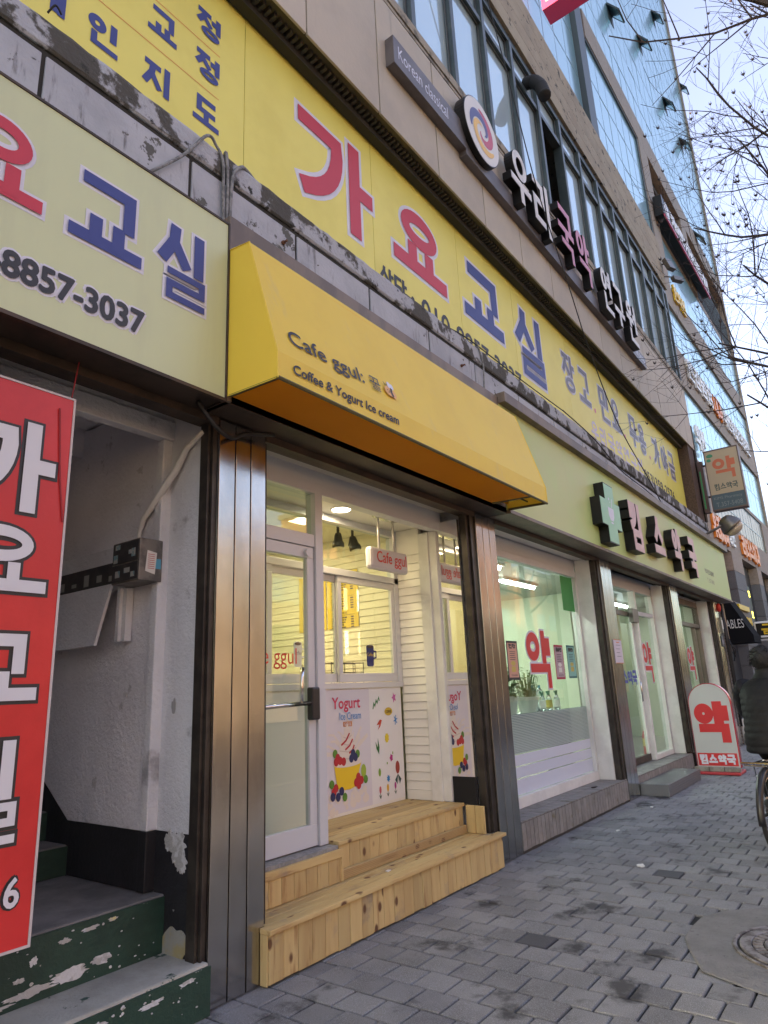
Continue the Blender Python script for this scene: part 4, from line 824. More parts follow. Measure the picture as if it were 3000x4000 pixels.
q = MB(); q.tube([(11.3,.34,1.15),(11.3,.33,1.15),(11.3,.33,1.45),(11.3,.34,1.45)], .012, 8); build(q, 'door_handle', m_chrome, dr, True)
# bay three
pb('frame_head', 13.24, 16.2, .3, .4, 2.96, 3.08, m=m_brown); pb('frame_head', 13.24, 16.2, .32, .45, 3.081, 3.14); pb('frame_bar', 13.24, 16.1, .3, .4, 2.52, 2.6, m=m_rail2); pb('frame_side', 16.02, 16.1, .3, .4, .25, 2.959, m=m_brown); pb('post', 15.6, 15.66, .31, .39, .25, 2.519, m=m_brown); pb('frame_sill', 13.24, 16.1, .3, .4, .02, .3, m=m_brown); pb('reveal', 16.1, 16.2, .1, .42, .02, 3.12, m=m_pwhite); pb('reveal', 13.245, 13.26, .125, .299, .02, 3.12)
build(B(13.26, 16.02, GY, GY+.008, .301, 2.519), 'window_pane', m_shopg, pf); build(B(13.26, 16.02, GY, GY+.008, 2.601, 2.959), 'window_pane', m_shopg, pf)
# big red pharmacy letter on each bay
yo, yr = m_white, mat('yak_red', (.6,.03,.035), .4)
for k, (x0, x1) in enumerate(((7.2, 7.84), (11.68, 12.16), (14.76, 15.26))):
    w = x1-x0; o = thing('window_letter', ['large red syllable sticker on the wide pharmacy window beside the potted plants', 'red syllable sticker on the sidelight next to the pharmacy door', 'red syllable sticker on the third pharmacy bay behind the pavement sign'][k], 'sticker', (x0+w/2, GY, 1.42), 'red window letters')
    F = FF(GY-.002); hw = w*.085
    build(hangul(MB(), F, '약', x0, x1, 1.46, 2.08, hw, .0, grow=.022), 'outline', yo, o); build(hangul(MB(), F, '약', x0, x1, 1.46, 2.08, hw, .0045), 'syllable', yr, o)
syls(dr, mat('print_navy', (.06,.09,.4), .4), FF(.3775), '킴스약국', 10.35, 11.3, 1.42, 1.62, .022, c=.001)
# room
m_ph = mat('pharmacy_wall', (.58,.64,.48), .6); m_phc = mat('pharmacy_ceiling', (.42,.46,.4), .6)
for a, m_ in (((6.05, 16.2, 6.2, 6.3, .25, 3.1), m_ph), ((6.05, 16.2, .42, 6.2, 3.1, 3.14), m_phc), ((6.05, 16.2, .42, 6.2, .2, .25), mat('pharmacy_floor', (.4,.36,.3), .4)), ((6.0, 6.05, .42, 6.2, .25, 3.1), m_ph), ((16.12, 16.2, .42, 6.2, .25, 3.1), m_ph), ((11.9, 12.0, 1.6, 6.2, .25, 3.1), m_ph)): pb('room_wall', *a, m=m_, bv=0)
pb('green_band', 6.05, 11.9, 6.17, 6.2, 2.3, 2.75, m=mat('green_band', (.18,.3,.05), .5), bv=0)
def tube_light(x, y, lab):
    o = thing('fluorescent_light', lab, 'light', (x, y, 3.1), 'pharmacy ceiling lights')
    build(B(x-.62, x+.62, y-.08, y+.08, 3.06, 3.1), 'tray', m_pwhite, o)
    for dx in (-.31, .31): build(MB().tube([(x+dx-.28,y,3.045),(x+dx+.28,y,3.045)], .028, 8), 'tube', m_led_tube, o)
    ld = bpy.data.lights.new('lamp', 'AREA'); ld.shape = 'RECTANGLE'; ld.size = 1.2; ld.size_y = .12; ld.energy = 2.2; ld.color = (.9,1,.9); lo = bpy.data.objects.new('lamp', ld); COL.objects.link(lo); lo.parent = o; lo.location = (0, 0, -.09)
for k, (x, y, l) in enumerate(((7.6, 1.1, 'front left'), (9.8, 1.6, 'front middle'), (8.4, 2.4, 'second row left'), (10.6, 3.0, 'second row right'), (9.0, 3.9, 'third row left'), (11.2, 4.6, 'third row right'), (14.4, 1.5, 'behind the third bay'))): tube_light(x, y, 'twin tube ceiling light of the pharmacy, '+l)
# shelves with boxes
rr = random.Random(9); bxm = [mat('carton_%d' % i, c_, .5) for i, c_ in enumerate(((.6,.6,.56),(.45,.12,.08),(.08,.14,.4),(.55,.45,.1),(.12,.35,.2),(.62,.4,.3)))]
for k, (x0, x1, y, lab) in enumerate(((6.2, 8.7, 2.2, 'white shelf unit of medicine cartons behind the wide pharmacy window'), (9.2, 11.7, 4.8, 'white shelf unit of medicine cartons behind the pharmacy door'))):
    o = thing('shelf_unit', lab, 'shelf', ((x0+x1)/2, y+.15, .25)); q = MB()
    for z in (.3, .75, 1.15, 1.55, 1.95): q.box(x0, x1, y, y+.32, z, z+.025)
    q.box(x0, x0+.025, y+.001, y+.319, .25, 2.1); q.box(x1-.025, x1, y+.001, y+.319, .25, 2.1); q.box(x0+.025, x1-.025, y+.3, y+.318, .25, 2.1); build(q, 'frame', m_pwhite, o)
    for mi in range(6):
        q = MB()
        for z in (.325, .775, 1.175, 1.575, 1.975):
            x = x0+.05+.05*mi
            while x < x1-.2:
                w = rr.uniform(.06, .14)
                if rr.random() < .4: q.box(x, x+w, y+.03, y+.2, z, z+rr.uniform(.1, .26))
                x += w+.04
        build(q, 'carton', bxm[mi], o, kind='stuff')
# window shelf inside bay one, potted plants, bottles
sh_ = thing('window_shelf', 'low white display shelf inside the wide pharmacy window', 'shelf', (7.5, .7, .25)); build(B(6.15, 8.8, .5, .95, 1.1, 1.14), 'shelf_board', m_pwhite, sh_); build(B(6.2, 6.26, .55, .9, .25, 1.1), 'leg', m_pwhite, sh_); build(B(8.7, 8.76, .55, .9, .25, 1.1), 'leg', m_pwhite, sh_)
m_lf = mat('leaf_green', (.06,.13,.025), .45, col2=(.1,.18,.04), vs=12); m_lv = mat('leaf_variegated', (.42,.45,.16), .5, col2=(.2,.3,.06), vs=9); m_soil = mat('soil', (.03,.02,.015), .95)
def leaf(q, base, d, L_, w, droop=.3):
    d = Vector(d).normalized(); s = d.cross(Z).normalized(); p = Vector(base); P = []
    for i in range(5):
        t_ = i/4; c_ = p+d*L_*t_-Z*(droop*L_*t_*t_); ww = w*math.sin(math.pi*(t_*.92+.04))
        P += [c_-s*ww+Z*.15*ww, c_+s*ww+Z*.15*ww]
    q.add(P, [(2*i, 2*i+1, 2*i+3, 2*i+2) for i in range(4)])
def plant(name, x, y, pot, potm, leafm, n, L_, w, hh, lab, upright=.8, seed=1, z=1.14):
    o = thing(name, lab, 'plant', (x, y, z), 'potted plants in the pharmacy window'); r, h_ = pot
    build(MB().lathe([(r*.72,0),(r,h_),(r*1.06,h_),(r*1.06,h_-.015),(r*.9,h_-.02),(.001,h_-.02)], (x, y, z), 18), 'pot', potm, o, False)
    build(MB().disc(Fr((0,0,z+h_-.015), X, Y), x, y, r*.9), 'soil', m_soil, o); q, st_ = MB(), MB(); r_ = random.Random(seed)
    for k in range(n):
        a = r_.uniform(0, 6.28); el = r_.uniform(.2, 1.2)*upright; hb = r_.uniform(.1, 1)*hh; rad = r_.uniform(0, r*.7)
        b_ = Vector((x+rad*math.cos(a), y+rad*math.sin(a), z+h_-.02)); t_ = b_+Vector((.25*hb*math.cos(a), .25*hb*math.sin(a), hb)); st_.tube([b_, (b_+t_)/2+Vector((0,0,.02)), t_], .0035, 4)
        leaf(q, t_, (math.cos(a), math.sin(a), el), L_*r_.uniform(.7, 1.2), w*r_.uniform(.8, 1.2), r_.uniform(.1, .6))
    build(q, 'leaf', leafm, o); build(st_, 'stem', m_lf, o)
plant('potted_plant', 6.78, .68, (.12,.2), mat('pot_black', (.03,.03,.035), .5), m_lf, 46, .17, .03, .3, 'leafy plant in a black pot at the left of the pharmacy window', seed=2)
plant('potted_plant', 6.55, .58, (.1,.1), mat('pot_cream', (.6,.58,.5), .5), m_lv, 36, .13, .028, .1, 'low variegated pale plant in front of the black pot', .3, 3)
plant('potted_plant', 7.35, .72, (.13,.22), mat('pot_white', (.6,.62,.6), .3), m_lf, 40, .16, .05, .32, 'broad leaved plant in a white pot in the middle of the pharmacy window', seed=4)
plant('potted_plant', 7.85, .7, (.14,.2), mat('pot_glazed', (.55,.58,.55), .25), m_lf, 80, .06, .022, .34, 'bushy jade plant in a pale glazed pot beside the bottles', seed=5)
m_pet = mat('clear_plastic', (.75,.85,.85), .15, trans=.85); capm = mat('cap_blue', (.1,.35,.45), .4); trg = mat('trigger_green', (.03,.2,.12), .4)
for k, (x, y, lab) in enumerate(((8.2, .66, 'clear plastic bottle with trigger nozzle nearest the jade plant'), (8.4, .66, 'clear spray bottle with a yellow label in the middle of the row'), (8.6, .64, 'clear spray bottle at the right end of the window shelf'), (8.33, .85, 'large clear water bottle behind the spray bottles, left one'), (8.55, .85, 'large clear water bottle behind the spray bottles, right one'))):
    o = thing('bottle', lab, 'bottle', (x, y, 1.14), 'bottles on the window shelf'); big = k > 2; r_, h_ = (.055, .3) if big else (.04, .2)
    build(MB().lathe([(r_,0),(r_,h_*.7),(r_*.75,h_*.85),(.016,h_),(.001,h_)], (x, y, 1.14), 14), 'body', m_pet, o, True)
    if big: build(MB().lathe([(.018,h_),(.018,h_+.03),(.001,h_+.03)], (x, y, 1.14), 10), 'cap', capm, o)
    else:
        q = MB().lathe([(.018,h_),(.018,h_+.03),(.001,h_+.03)], (x, y, 1.14), 10); q.fbox(Fr((x, y, 1.14)), -.05, .025, h_+.03, h_+.055, -.012, .012); q.fbox(Fr((x, y, 1.14), Vector((.8,0,-.6)), Vector((.6,0,.8))), -.06-h_*.6, -.02-h_*.6, h_*.8, h_*.8+.012, -.008, .008); build(q, 'nozzle', trg, o)
        build(MB().lathe([(r_+.001,.05),(r_+.001,.14)], (x, y, 1.14), 14), 'label', [m_pwhite, bxm[3], bxm[0]][k], o)
# window posters
def poster(name, x0, x1, z0, z1, y, edge, field, lab, title, price, pc):
    o = thing(name, lab, 'poster', ((x0+x1)/2, y, z0)); F = FF(y); w, h_ = x1-x0, z1-z0
    build(MB().quad(F, x0, x1, z0, z1, 0), 'border', edge, o); build(MB().quad(F, x0+.02, x1-.02, z0+.025, z1-.025, .0008), 'field', field, o)
    syls(o, m_black, F, title, x0+w*.2, x1-w*.2, z1-h_*.19, z1-h_*.09, .008, c=.0016); q = MB()
    if price: build(latin(MB(), F, price, x0+w*.25, x1-w*.2, z0+h_*.09, z0+h_*.14, .0016), 'price', m_black, o)
    for k in range(5): q.quad(F, x0+w*.25, x1-w*(.25+.03*(k % 3)), z1-h_*(.29+.05*k), z1-h_*(.275+.05*k), .0016)
    build(q, 'poster_print', m_black, o, kind='stuff'); q = MB(); q.disc(F, (x0+x1)/2, z0+h_*.42, w*.2, h_*.06, .002); q.quad(F, x0+w*.32, x1-w*.32, z0+h_*.2, z0+h_*.34, .002); build(q, 'poster_picture', pc, o)
poster('window_poster', 6.70, 6.97, 1.54, 1.96, GY-.002, m_black, mat('field_salmon', (.6,.33,.24), .5), 'salmon window poster with black frame priced 25,000', '건강', '25,000', bxm[3])
poster('window_poster', 7.99, 8.27, 1.53, 1.95, GY-.002, mat('edge_crimson', (.4,.03,.07), .5), mat('field_mauve', (.45,.33,.38), .5), 'mauve window poster with crimson border priced 40,000', '콜라겐', '40,000', m_pwhite)
poster('window_poster', 8.39, 8.66, 1.54, 1.955, GY-.002, mat('edge_teal', (.05,.16,.17), .5), mat('field_mint', (.22,.48,.45), .5), 'mint window poster with teal border near the right edge of the window', '혈당건강', '', bxm[3])
nt = thing('notice', 'small white notice with orange border taped on the steel pier beside the pharmacy door', 'notice', (9.36, -.004, 1.72)); build(B(9.2, 9.52, -.008, -.002, 1.71, 2.03), 'sheet', mat('paper_lilac', (.6,.55,.62), .6), nt); q = MB(); F = FF(-.0085); [q.quad(F, 9.27, 9.45-.02*(k % 3), 1.95-.05*k, 1.958-.05*k, .0005) for k in range(4)]; build(q, 'notice_print', m_grey_print, nt)
q = MB(); [q.quad(F, a, b, c_, d_, .0004) for a, b, c_, d_ in ((9.2,9.52,2.022,2.03),(9.2,9.52,1.71,1.718),(9.3,9.42,1.985,1.999))]; build(q, 'notice_border', mat('paper_orange', (.6,.2,.06), .6), nt)
# fire extinguisher
fe = thing('fire_extinguisher', 'red fire extinguisher with yellow label standing inside the pharmacy sidelight', 'fire extinguisher', (11.92, .52, .25)); m_fe = mat('extinguisher_red', (.42,.025,.02), .3)
build(MB().lathe([(.001,0),(.085,.005),(.09,.02),(.09,.33),(.07,.4),(.03,.43),(.03,.45),(.001,.45)], (11.92, .52, .25), 20), 'cylinder', m_fe, fe, True); build(MB().lathe([(.0905,.17),(.0905,.29)], (11.92, .52, .25), 20), 'label', bxm[3], fe)
q = MB(); q.tube([(11.92,.52,.7),(11.92,.52,.74)], .02, 8); q.fbox(Fr((11.92,.52,.25)), -.03, .12, .49, .505, -.012, .012); q.fbox(Fr((11.92,.52,.25), Vector((.85,0,.5)), Vector((-.5,0,.85))), .2, .34, .45, .462, -.01, .01); build(q, 'valve', m_rubber, fe); build(MB().tube([(11.9,.52,.72),(11.82,.5,.72),(11.8,.49,.6),(11.815,.48,.42)], .012, 8), 'hose', m_rubber, fe, True)
# chequer plate step
ms = thing('metal_step', 'low chequer plate metal step in front of the pharmacy door', 'step', (10.42, -.18, 0)); build(B(9.55, 11.3, -.36, .012, .004, .155), 'box', m_check, ms, bevel=.006)
q = MB(); F2 = FF(-.3605)
for i in range(58):
    for j in range(5): a = R(45 if (i+j) % 2 else -45); x, z = 9.57+i*.03, .02+j*.03; q.stroke(F2, [(x-.008*math.cos(a), z-.008*math.sin(a)), (x+.008*math.cos(a), z+.008*math.sin(a))], .0022, 0, .0012)
F3 = Fr((9.5495, 0, 0), -Y, Z)
for i in range(12):
    for j in range(5): a = R(45 if (i+j) % 2 else -45); x, z = .0+i*.03, .02+j*.03; q.stroke(F3, [(x-.008*math.cos(a), z-.008*math.sin(a)), (x+.008*math.cos(a), z+.008*math.sin(a))], .0022, 0, .0012)
F4 = Fr((0, 0, .1555), X, Y)
for i in range(58):
    for j in range(12): a = R(45 if (i+j) % 2 else -45); x, z = 9.57+i*.03, -.345+j*.03; q.stroke(F4, [(x-.008*math.cos(a), z-.008*math.sin(a)), (x+.008*math.cos(a), z+.008*math.sin(a))], .0022, 0, .0012)
build(q, 'tread_pattern', m_check, ms, kind='stuff')
# ---------------------------------------------------------------- stair entrance left of the cafe
se = thing('stair_entrance', 'shabby white plastered stair entrance with green painted steps and black skirting', 'entrance', (1.4, .2, 0))
def eb(n, *a, m=m_plaster, bv=.004, p=None): return build(B(*a), n, m, p or se, bevel=bv)
# right wall: outer reveal (faces -x) and the deeper hall wall, each with black skirting
def rough(n, x, y0, y1, z0, z1, m, amp=.004, s=1, seed=0, p=None):
    r_ = random.Random(seed); q = MB(); nu, nv = max(2, int((y1-y0)/.06)), max(2, int((z1-z0)/.07)); P = []
    for i in range(nu+1):
        for j in range(nv+1): P.append((x+r_.uniform(-amp, amp)*(0 < i < nu), y0+(y1-y0)*i/nu, z0+(z1-z0)*j/nv))
    q.add(P, [(i*(nv+1)+j, i*(nv+1)+j+1, (i+1)*(nv+1)+j+1, (i+1)*(nv+1)+j) for i in range(nu) for j in range(nv)]); return build(q, n, m, p or se, True)
eb('wall_core', 2.425, 2.445, .1, 4.2, 0, 3.45, m=m_plaster_in, bv=0)
rough('reveal_wall', 2.40, .11, .40, .80, 3.32, m_plaster, .003, seed=1); rough('reveal_skirting', 2.398, .11, .40, 0, .80, m_blackpaint, .003, seed=2)
eb('door_frame', 2.335, 2.42, .40, .47, .80, 3.075, m=m_plaster, bv=.008); eb('frame_foot', 2.335, 2.42, .40, .47, .5, .799, m=m_blackpaint)
rough('hall_wall', 2.352, .47, 4.0, .80, 3.4, m_plaster_in, .006, seed=3); rough('hall_skirting', 2.348, .47, 1.3, .5, .80, m_blackpaint, .002, seed=4)
q = MB(); q.add([(2.346,1.2,.78),(2.346,4.0,2.6),(2.346,4.0,1.6),(2.346,1.2,.45)], [(0,1,2,3)]); build(q, 'stair_skirting', m_blackpaint, se)
# peeling patch, irregular and slightly raised
def blob(cx_, cz_, rx_, rz_, seed, n=40, amp=.28):
    r_ = random.Random(seed); ph = [r_.uniform(0, 6.28) for _ in range(6)]; return [(cx_+rx_*math.cos(t)*(1+amp*sum(math.sin((k+2)*t+ph[k])/(k+2) for k in range(6))), cz_+rz_*math.sin(t)*(1+amp*sum(math.sin((k+2)*t+ph[k])/(k+2) for k in range(6)))) for t in [6.28318*i/n for i in range(n)]]
PF_ = Fr((2.394, 0, 0), -Y, Z)
build(MB().poly(PF_, blob(-.28, 1.45, .02, .035, 6), 0, .003), 'peeled_patch', mat('bare_plaster', (.36,.36,.36), .9), se)
build(MB().poly(PF_, blob(-.2, .27, .09, .1, 8), -.001, .004), 'stain_patch', mat('ochre_stain', (.34,.29,.15), .9, col2=(.3,.3,.27), vs=9, bump=.3, bs=50), se)
eb('lintel', -.2, 2.42, .38, .46, 3.076, 3.2, m=m_plaster); eb('lintel_upper', -.2, 2.42, .40, .5, 3.205, 3.34, m=m_plaster); eb('lintel_head', -.2, 2.42, .42, .6, 3.35, 3.46, m=m_plaster_in)
eb('hall_ceiling', -.2, 2.42, .6, 4.2, 3.42, 3.5, m=m_plaster_in, bv=0); eb('back_wall', -.3, 2.42, 4.0, 4.1, 0, 3.5, m=m_plaster_in, bv=0); eb('left_wall', -.3, -.2, .05, 4.0, 0, 3.46, m=m_plaster, bv=0)
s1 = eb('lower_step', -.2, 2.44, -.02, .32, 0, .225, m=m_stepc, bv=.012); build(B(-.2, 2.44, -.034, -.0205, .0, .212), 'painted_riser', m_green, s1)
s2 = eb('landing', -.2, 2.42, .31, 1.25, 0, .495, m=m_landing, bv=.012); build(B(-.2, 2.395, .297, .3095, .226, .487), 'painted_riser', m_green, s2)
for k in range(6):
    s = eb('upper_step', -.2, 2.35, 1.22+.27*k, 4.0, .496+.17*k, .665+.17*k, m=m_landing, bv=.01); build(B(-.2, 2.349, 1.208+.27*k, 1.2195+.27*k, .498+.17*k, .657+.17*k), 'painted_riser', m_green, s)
def jag(cx_, cz_, rx_, rz_, seed, n=34):
    r_ = random.Random(seed); rad = 1.; out = []
    for i in range(n): t = 6.28318*i/n; rad = .55*rad+.45*r_.uniform(.35, 1.3); out.append((cx_+rx_*rad*math.cos(t), cz_+rz_*rad*math.sin(t)+.25*rx_*0))
    return out
r2 = random.Random(44)
for par, yy, lst in ((s1, -.0345, ((1.4, .15, .16, .03), (1.62, .155, .1, .035), (1.2, .13, .14, .03), (1.82, .165, .07, .03), (.9, .1, .2, .04), (2.1, .16, .07, .014), (2.3, .185, .05, .012))), (s2, .2965, ((1.72, .27, .12, .022), (1.9, .285, .1, .03), (2.05, .3, .06, .02), (1.55, .25, .1, .014), (1.86, .43, .035, .014), (1.98, .45, .05, .012), (1.72, .39, .02, .022), (1.66, .33, .03, .012), (2.1, .46, .03, .01)))):
    for k, (a, b, w, h_) in enumerate(lst):
        build(MB().poly(FF(yy), jag(a, b, w, h_, 90+k), 0, .0012), 'bare_patch', m_peel, par)
    q = MB()
    for k in range(46): w = r2.uniform(.003, .011); q.poly(FF(yy), jag(r2.uniform(1.1, 2.36), r2.choice((.26, .3, .42, .46) if par is s2 else (.06, .13, .17, .2))+r2.uniform(-.03,.03)*(1 if par is s2 else .4), w, w*r2.uniform(.4, 1), 200+k, 9), .0, .001)
    build(q, 'paint_fleck', m_peel, par, kind='stuff')
for k, (a, b, w, h_) in enumerate(((-.2, .74, .08, .1), (-.16, .66, .05, .05), (-.27, .76, .04, .06))): build(MB().poly(PF_, jag(a, b, w, h_, 300+k, 40), 0, .003+.0008*k), 'peeled_patch', m_peel, se)
# letter boxes and meter box on the hall wall
mbx = thing('mailbox', 'dented grey metal letter box with stickers on the stair hall wall', 'mailbox', (2.27, .53, 2.16)); m_box = mat('box_steel', (.22,.215,.2), .45, .6, col2=(.14,.135,.13), vs=9); m_boxd = mat('box_dark', (.035,.035,.038), .5, col2=(.05,.05,.05), vs=12)
build(B(2.195, 2.35, .385, .665, 2.165, 2.415), 'case', m_box, mbx, bevel=.004); SFm = SIDE(2.1945)
for z0, z1 in ((2.285, 2.405), (2.175, 2.275)): build(MB().fbox(SFm, -.655, -.395, z0, z1, 0, .004), 'flap', m_boxd, mbx)
q = MB(); [q.quad(SFm, -y-w, -y, z, z+h_, .005) for y, w, z, h_ in ((.58,.05,2.37,.03),(.42,.04,2.31,.05),(.6,.045,2.29,.05),(.46,.03,2.33,.025),(.57,.05,2.2,.04),(.47,.06,2.22,.03),(.42,.04,2.19,.03))]; build(q, 'sticker', mat('sticker_pale', (.45,.46,.44), .6, rnd=.3, col2=(.2,.35,.4), vs=15, lo=.5, hi=.52), mbx)
q = MB(); Fm = FF(.3845); q.poly(Fm, [(2.235,2.22),(2.30,2.205),(2.31,2.335),(2.245,2.345)], .001, .001); build(q, 'receipt', m_pwhite, mbx); q = MB(); [q.quad(Fm, 2.25, 2.295, 2.32-.012*k, 2.324-.012*k, .0028) for k in range(8)]; build(q, 'receipt_print', mat('receipt_ink', (.5,.15,.15), .6), mbx); build(MB().quad(Fm, 2.3, 2.34, 2.24, 2.3, .0006), 'tag', mat('tag_blue', (.1,.35,.5), .6), mbx)
lbx = thing('letter_rack', 'old white letter rack with a row of black slots deeper in the stair hall', 'mailbox', (2.28, 1.2, 1.82))
build(B(2.3, 2.345, .69, 1.75, 2.16, 2.44), 'back_board', m_plaster, lbx); build(B(2.27, 2.3, .7, 1.74, 2.2, 2.33), 'slot_row', m_boxd, lbx); SFl = SIDE(2.2695)
q = MB(); [q.quad(SFl, -y-.06, -y, 2.215+.01*(k % 2), 2.25+.02*(k % 3), .001) for k, y in enumerate((.76, .9, 1.05, 1.2, 1.35, 1.5))]; build(q, 'name_card', mat('card', (.3,.3,.28), .7), lbx)
q = MB(); q.add([(2.24,.74,2.19),(2.24,1.75,2.19),(2.2,1.75,1.82),(2.2,.82,1.82),(2.26,.74,2.19),(2.26,1.75,2.19),(2.22,1.75,1.82),(2.22,.82,1.82)], [(0,1,2,3),(4,7,6,5),(0,3,7,4),(0,4,5,1),(2,1,5,6),(3,2,6,7)]); build(q, 'drop_board', m_plaster, lbx, bevel=.003); q = MB(); q.box(2.28, 2.3, .7, .73, 1.84, 2.16); q.box(2.3, 2.345, .66, .70, 1.84, 2.16); build(q, 'side_strip', m_plaster, lbx)
cbw = tag(build(MB().tube([(2.385,.08,3.05),(2.375,.14,3.01),(2.365,.21,2.97),(2.36,.30,2.85),(2.33,.39,2.73),(2.315,.48,2.63),(2.32,.56,2.58),(2.325,.6,2.5),(2.325,.6,2.42)], [.016,.016,.02,.022,.022,.02,.018,.016,.014], 8), 'taped_cable', m_tape, smooth=True), 'grey taped cable running down the stair entrance wall to the letter box', 'cable')
# ---------------------------------------------------------------- red upright banner board
rb = thing('upright_banner', 'tall red banner board with white syllables standing in the stair entrance', 'banner', (1.06, -.04, .56))
build(B(.6, 1.515, -.055, -.035, .565, 2.92), 'board', m_bred, rb); q = MB().stroke(FF(-.055), [(.603,.568),(1.512,.568),(1.512,2.917),(.603,2.917)], .005, .0005, .004, True); build(q, 'rim', mat('rim_pale', (.55,.5,.5), .5), rb); F = FF(-.0555)
qo, qw = MB(), MB(); m_lws = mat('letter_white', (.66,.67,.72), .5)
for ch, z0, z1 in (('가', 2.33, 2.72), ('요', 1.96, 2.24), ('교', 1.51, 1.77), ('실', .97, 1.34)): hh = .034 if ch == '가' else .026; sy = build(hangul(MB(), F, ch, 1.04, 1.435, z0, z1, hh, .0075), 'syllable', m_lws, rb); build(hangul(MB(), F, ch, 1.04, 1.435, z0, z1, hh, .0008, grow=.015), 'outline', m_black, sy)
latin(qo, F, '6', 1.395, 1.45, .725, .83, .001, 0, .12); latin(qw, F, '6', 1.395, 1.45, .725, .83, .008, 0, .03); d6 = build(qw, 'digit', m_lws, rb); build(qo, 'outline', m_black, d6)
q = MB(); q.tube([(1.5,-.045,2.92),(1.53,-.03,3.14)], .003, 5); q.tube([(.7,-.045,2.92),(.7,-.03,3.14)], .003, 5); q.tube([(1.44,-.061,2.85),(1.47,-.06,2.5),(1.5,-.06,2.3)], .004, 5); build(q, 'cord', mat('cord_red', (.3,.02,.03), .7), rb)
q = MB(); q.box(.7, .74, -.03, .0, .23, .9); q.box(1.36, 1.4, -.03, .0, .23, .9); build(q, 'stand_leg', m_rail2, rb)

# ---------------------------------------------------------------- pavement sign
ab = thing('pavement_sign', 'round-topped white and red pharmacy pavement sign weighted with bricks', 'sign', (12.1, -.47, 0)); AF = SIDE(12.1); yc = .47
def archp(w, z0, z1, n=18): return [(-w/2, z0), (w/2, z0)]+[(w/2*math.cos(math.pi*i/n), z1-w/2+w/2*math.sin(math.pi*i/n)) for i in range(n+1)]
sh2 = lambda P: [(a+yc, b) for a, b in P]
bd2 = build(MB().poly(AF, sh2(archp(.64, .09, 1.385)), -.12, .12), 'frame', mat('sign_red_metal', (.5,.03,.05), .25, .4), ab, bevel=.006); build(MB().poly(AF, sh2(archp(.615, .1, 1.372)), .001, .004), 'face', mat('sign_face', (.5,.5,.49), .5), ab)
FA = Fr((12.0945, -yc, 0), -Y, Z); build(hangul(MB(), FA, '약', -.24, .23, .5, 1.06, .072, .0008), 'syllable', yr, ab); build(MB().quad(FA, -.295, .285, .115, .305, .001), 'red_strip', yr, ab); syls(ab, m_white, FA, '킴스약국', -.26, .25, .145, .275, .016, .18, c=.002)
build(B(11.88, 12.36, -.80, -.14, .004, .045), 'base', mat('base_red', (.45,.04,.05), .5), ab, bevel=.008); bk = mat('brick_grey', (.3,.29,.25), .9, col2=(.2,.19,.16), vs=9, bump=.4, bs=50)
for k in range(3): tag(build(B(11.92, 12.01, -.795+.222*k, -.795+.222*k+.215, .046, .112), 'weight_brick', bk, bevel=.006), ['grey brick on the sign base nearest the road', 'grey brick on the sign base, the middle one', 'grey brick on the sign base nearest the pharmacy'][k], 'brick', 'bricks weighing down the pavement sign')

# ---------------------------------------------------------------- projecting pharmacy sign and pole
bs_ = thing('projecting_sign', 'projecting beige and blue pharmacy lightbox with orange syllable high on the corner', 'sign', (17.2, -.1, 5.2)); BF = SIDE(17.15)
build(B(17.15, 17.38, -.96, -.2, 5.3, 6.83), 'case', mat('case_brown', (.14,.1,.09), .5), bs_, bevel=.01)
build(MB().quad(BF, .225, .935, 5.7, 6.79, .002), 'beige_face', mat('lightbox_beige', (.5,.42,.3), .5), bs_); build(MB().quad(BF, .225, .935, 5.34, 5.698, .002), 'blue_face', mat('lightbox_blue', (.07,.12,.16), .5), bs_)
build(hangul(MB(), BF, '약', .36, .84, 6.08, 6.58, .042, .004), 'syllable', mat('print_coral', (.6,.17,.09), .5), bs_); syls(bs_, mat('print_slate', (.1,.13,.12), .5), BF, '킴스약국', .33, .83, 5.8, 5.95, .012, c=.004)
m_mist = mat('print_mist', (.2,.25,.28), .5); build(latin(MB(), BF, 'KIMS Pharmacy', .27, .88, 5.55, 5.64, .004), 'blue_lettering', m_mist, bs_); build(latin(MB(), BF, 'T.357-5408', .3, .87, 5.39, 5.5, .004), 'phone_number', m_mist, bs_)
q = MB(); q.poly(BF, blob(.33, 6.68, .07, .05, 3, 20, .1), .004); q.poly(BF, blob(.3, 6.57, .05, .04, 5, 20, .1), .0045); build(q, 'leaf_print', mat('print_leafgreen', (.06,.3,.17), .5), bs_)
build(B(17.16, 17.3, -.14, -.02, 5.3, 6.6), 'side_case', mat('case_maroon', (.1,.06,.055), .5), bs_); build(MB().quad(BF, .04, .075, 5.4, 6.35, -.0085), 'green_strip', mat('strip_green', (.05,.3,.1), .5), bs_)
q = MB(); q.tube([(17.26,.0,5.1),(17.26,.0,7.6)], .035, 8); q.tube([(17.26,0,5.7),(17.26,-.19,5.7)], .025, 8); q.tube([(17.26,0,6.5),(17.26,-.19,6.5)], .025, 8); build(q, 'pole', m_rail, bs_)
wl = thing('wall_floodlight', 'grey conical floodlight on an arm above the end of the pharmacy sign', 'lamp', (16.5, -.1, 4.5))
q = MB(); q.tube([(16.45,0,4.62),(16.5,-.3,4.75),(16.58,-.5,4.86)], .03, 8); build(q, 'arm', m_rail2, wl); build(MB().lathe([(.04,-.02),(.12,0),(.17,.06),(.24,.22),(.25,.28),(.24,.28)], (16.6, -.46, 4.98), 18, Vector((.35,-.6,-.8))), 'shade', m_rail2, wl, True); build(MB().lathe([(.235,.275),(.2,.38),(.12,.44),(.001,.46)], (16.6, -.46, 4.98), 18, Vector((.35,-.6,-.8))), 'lens', mat('lamp_glass', (.5,.42,.33), .3), wl, True)
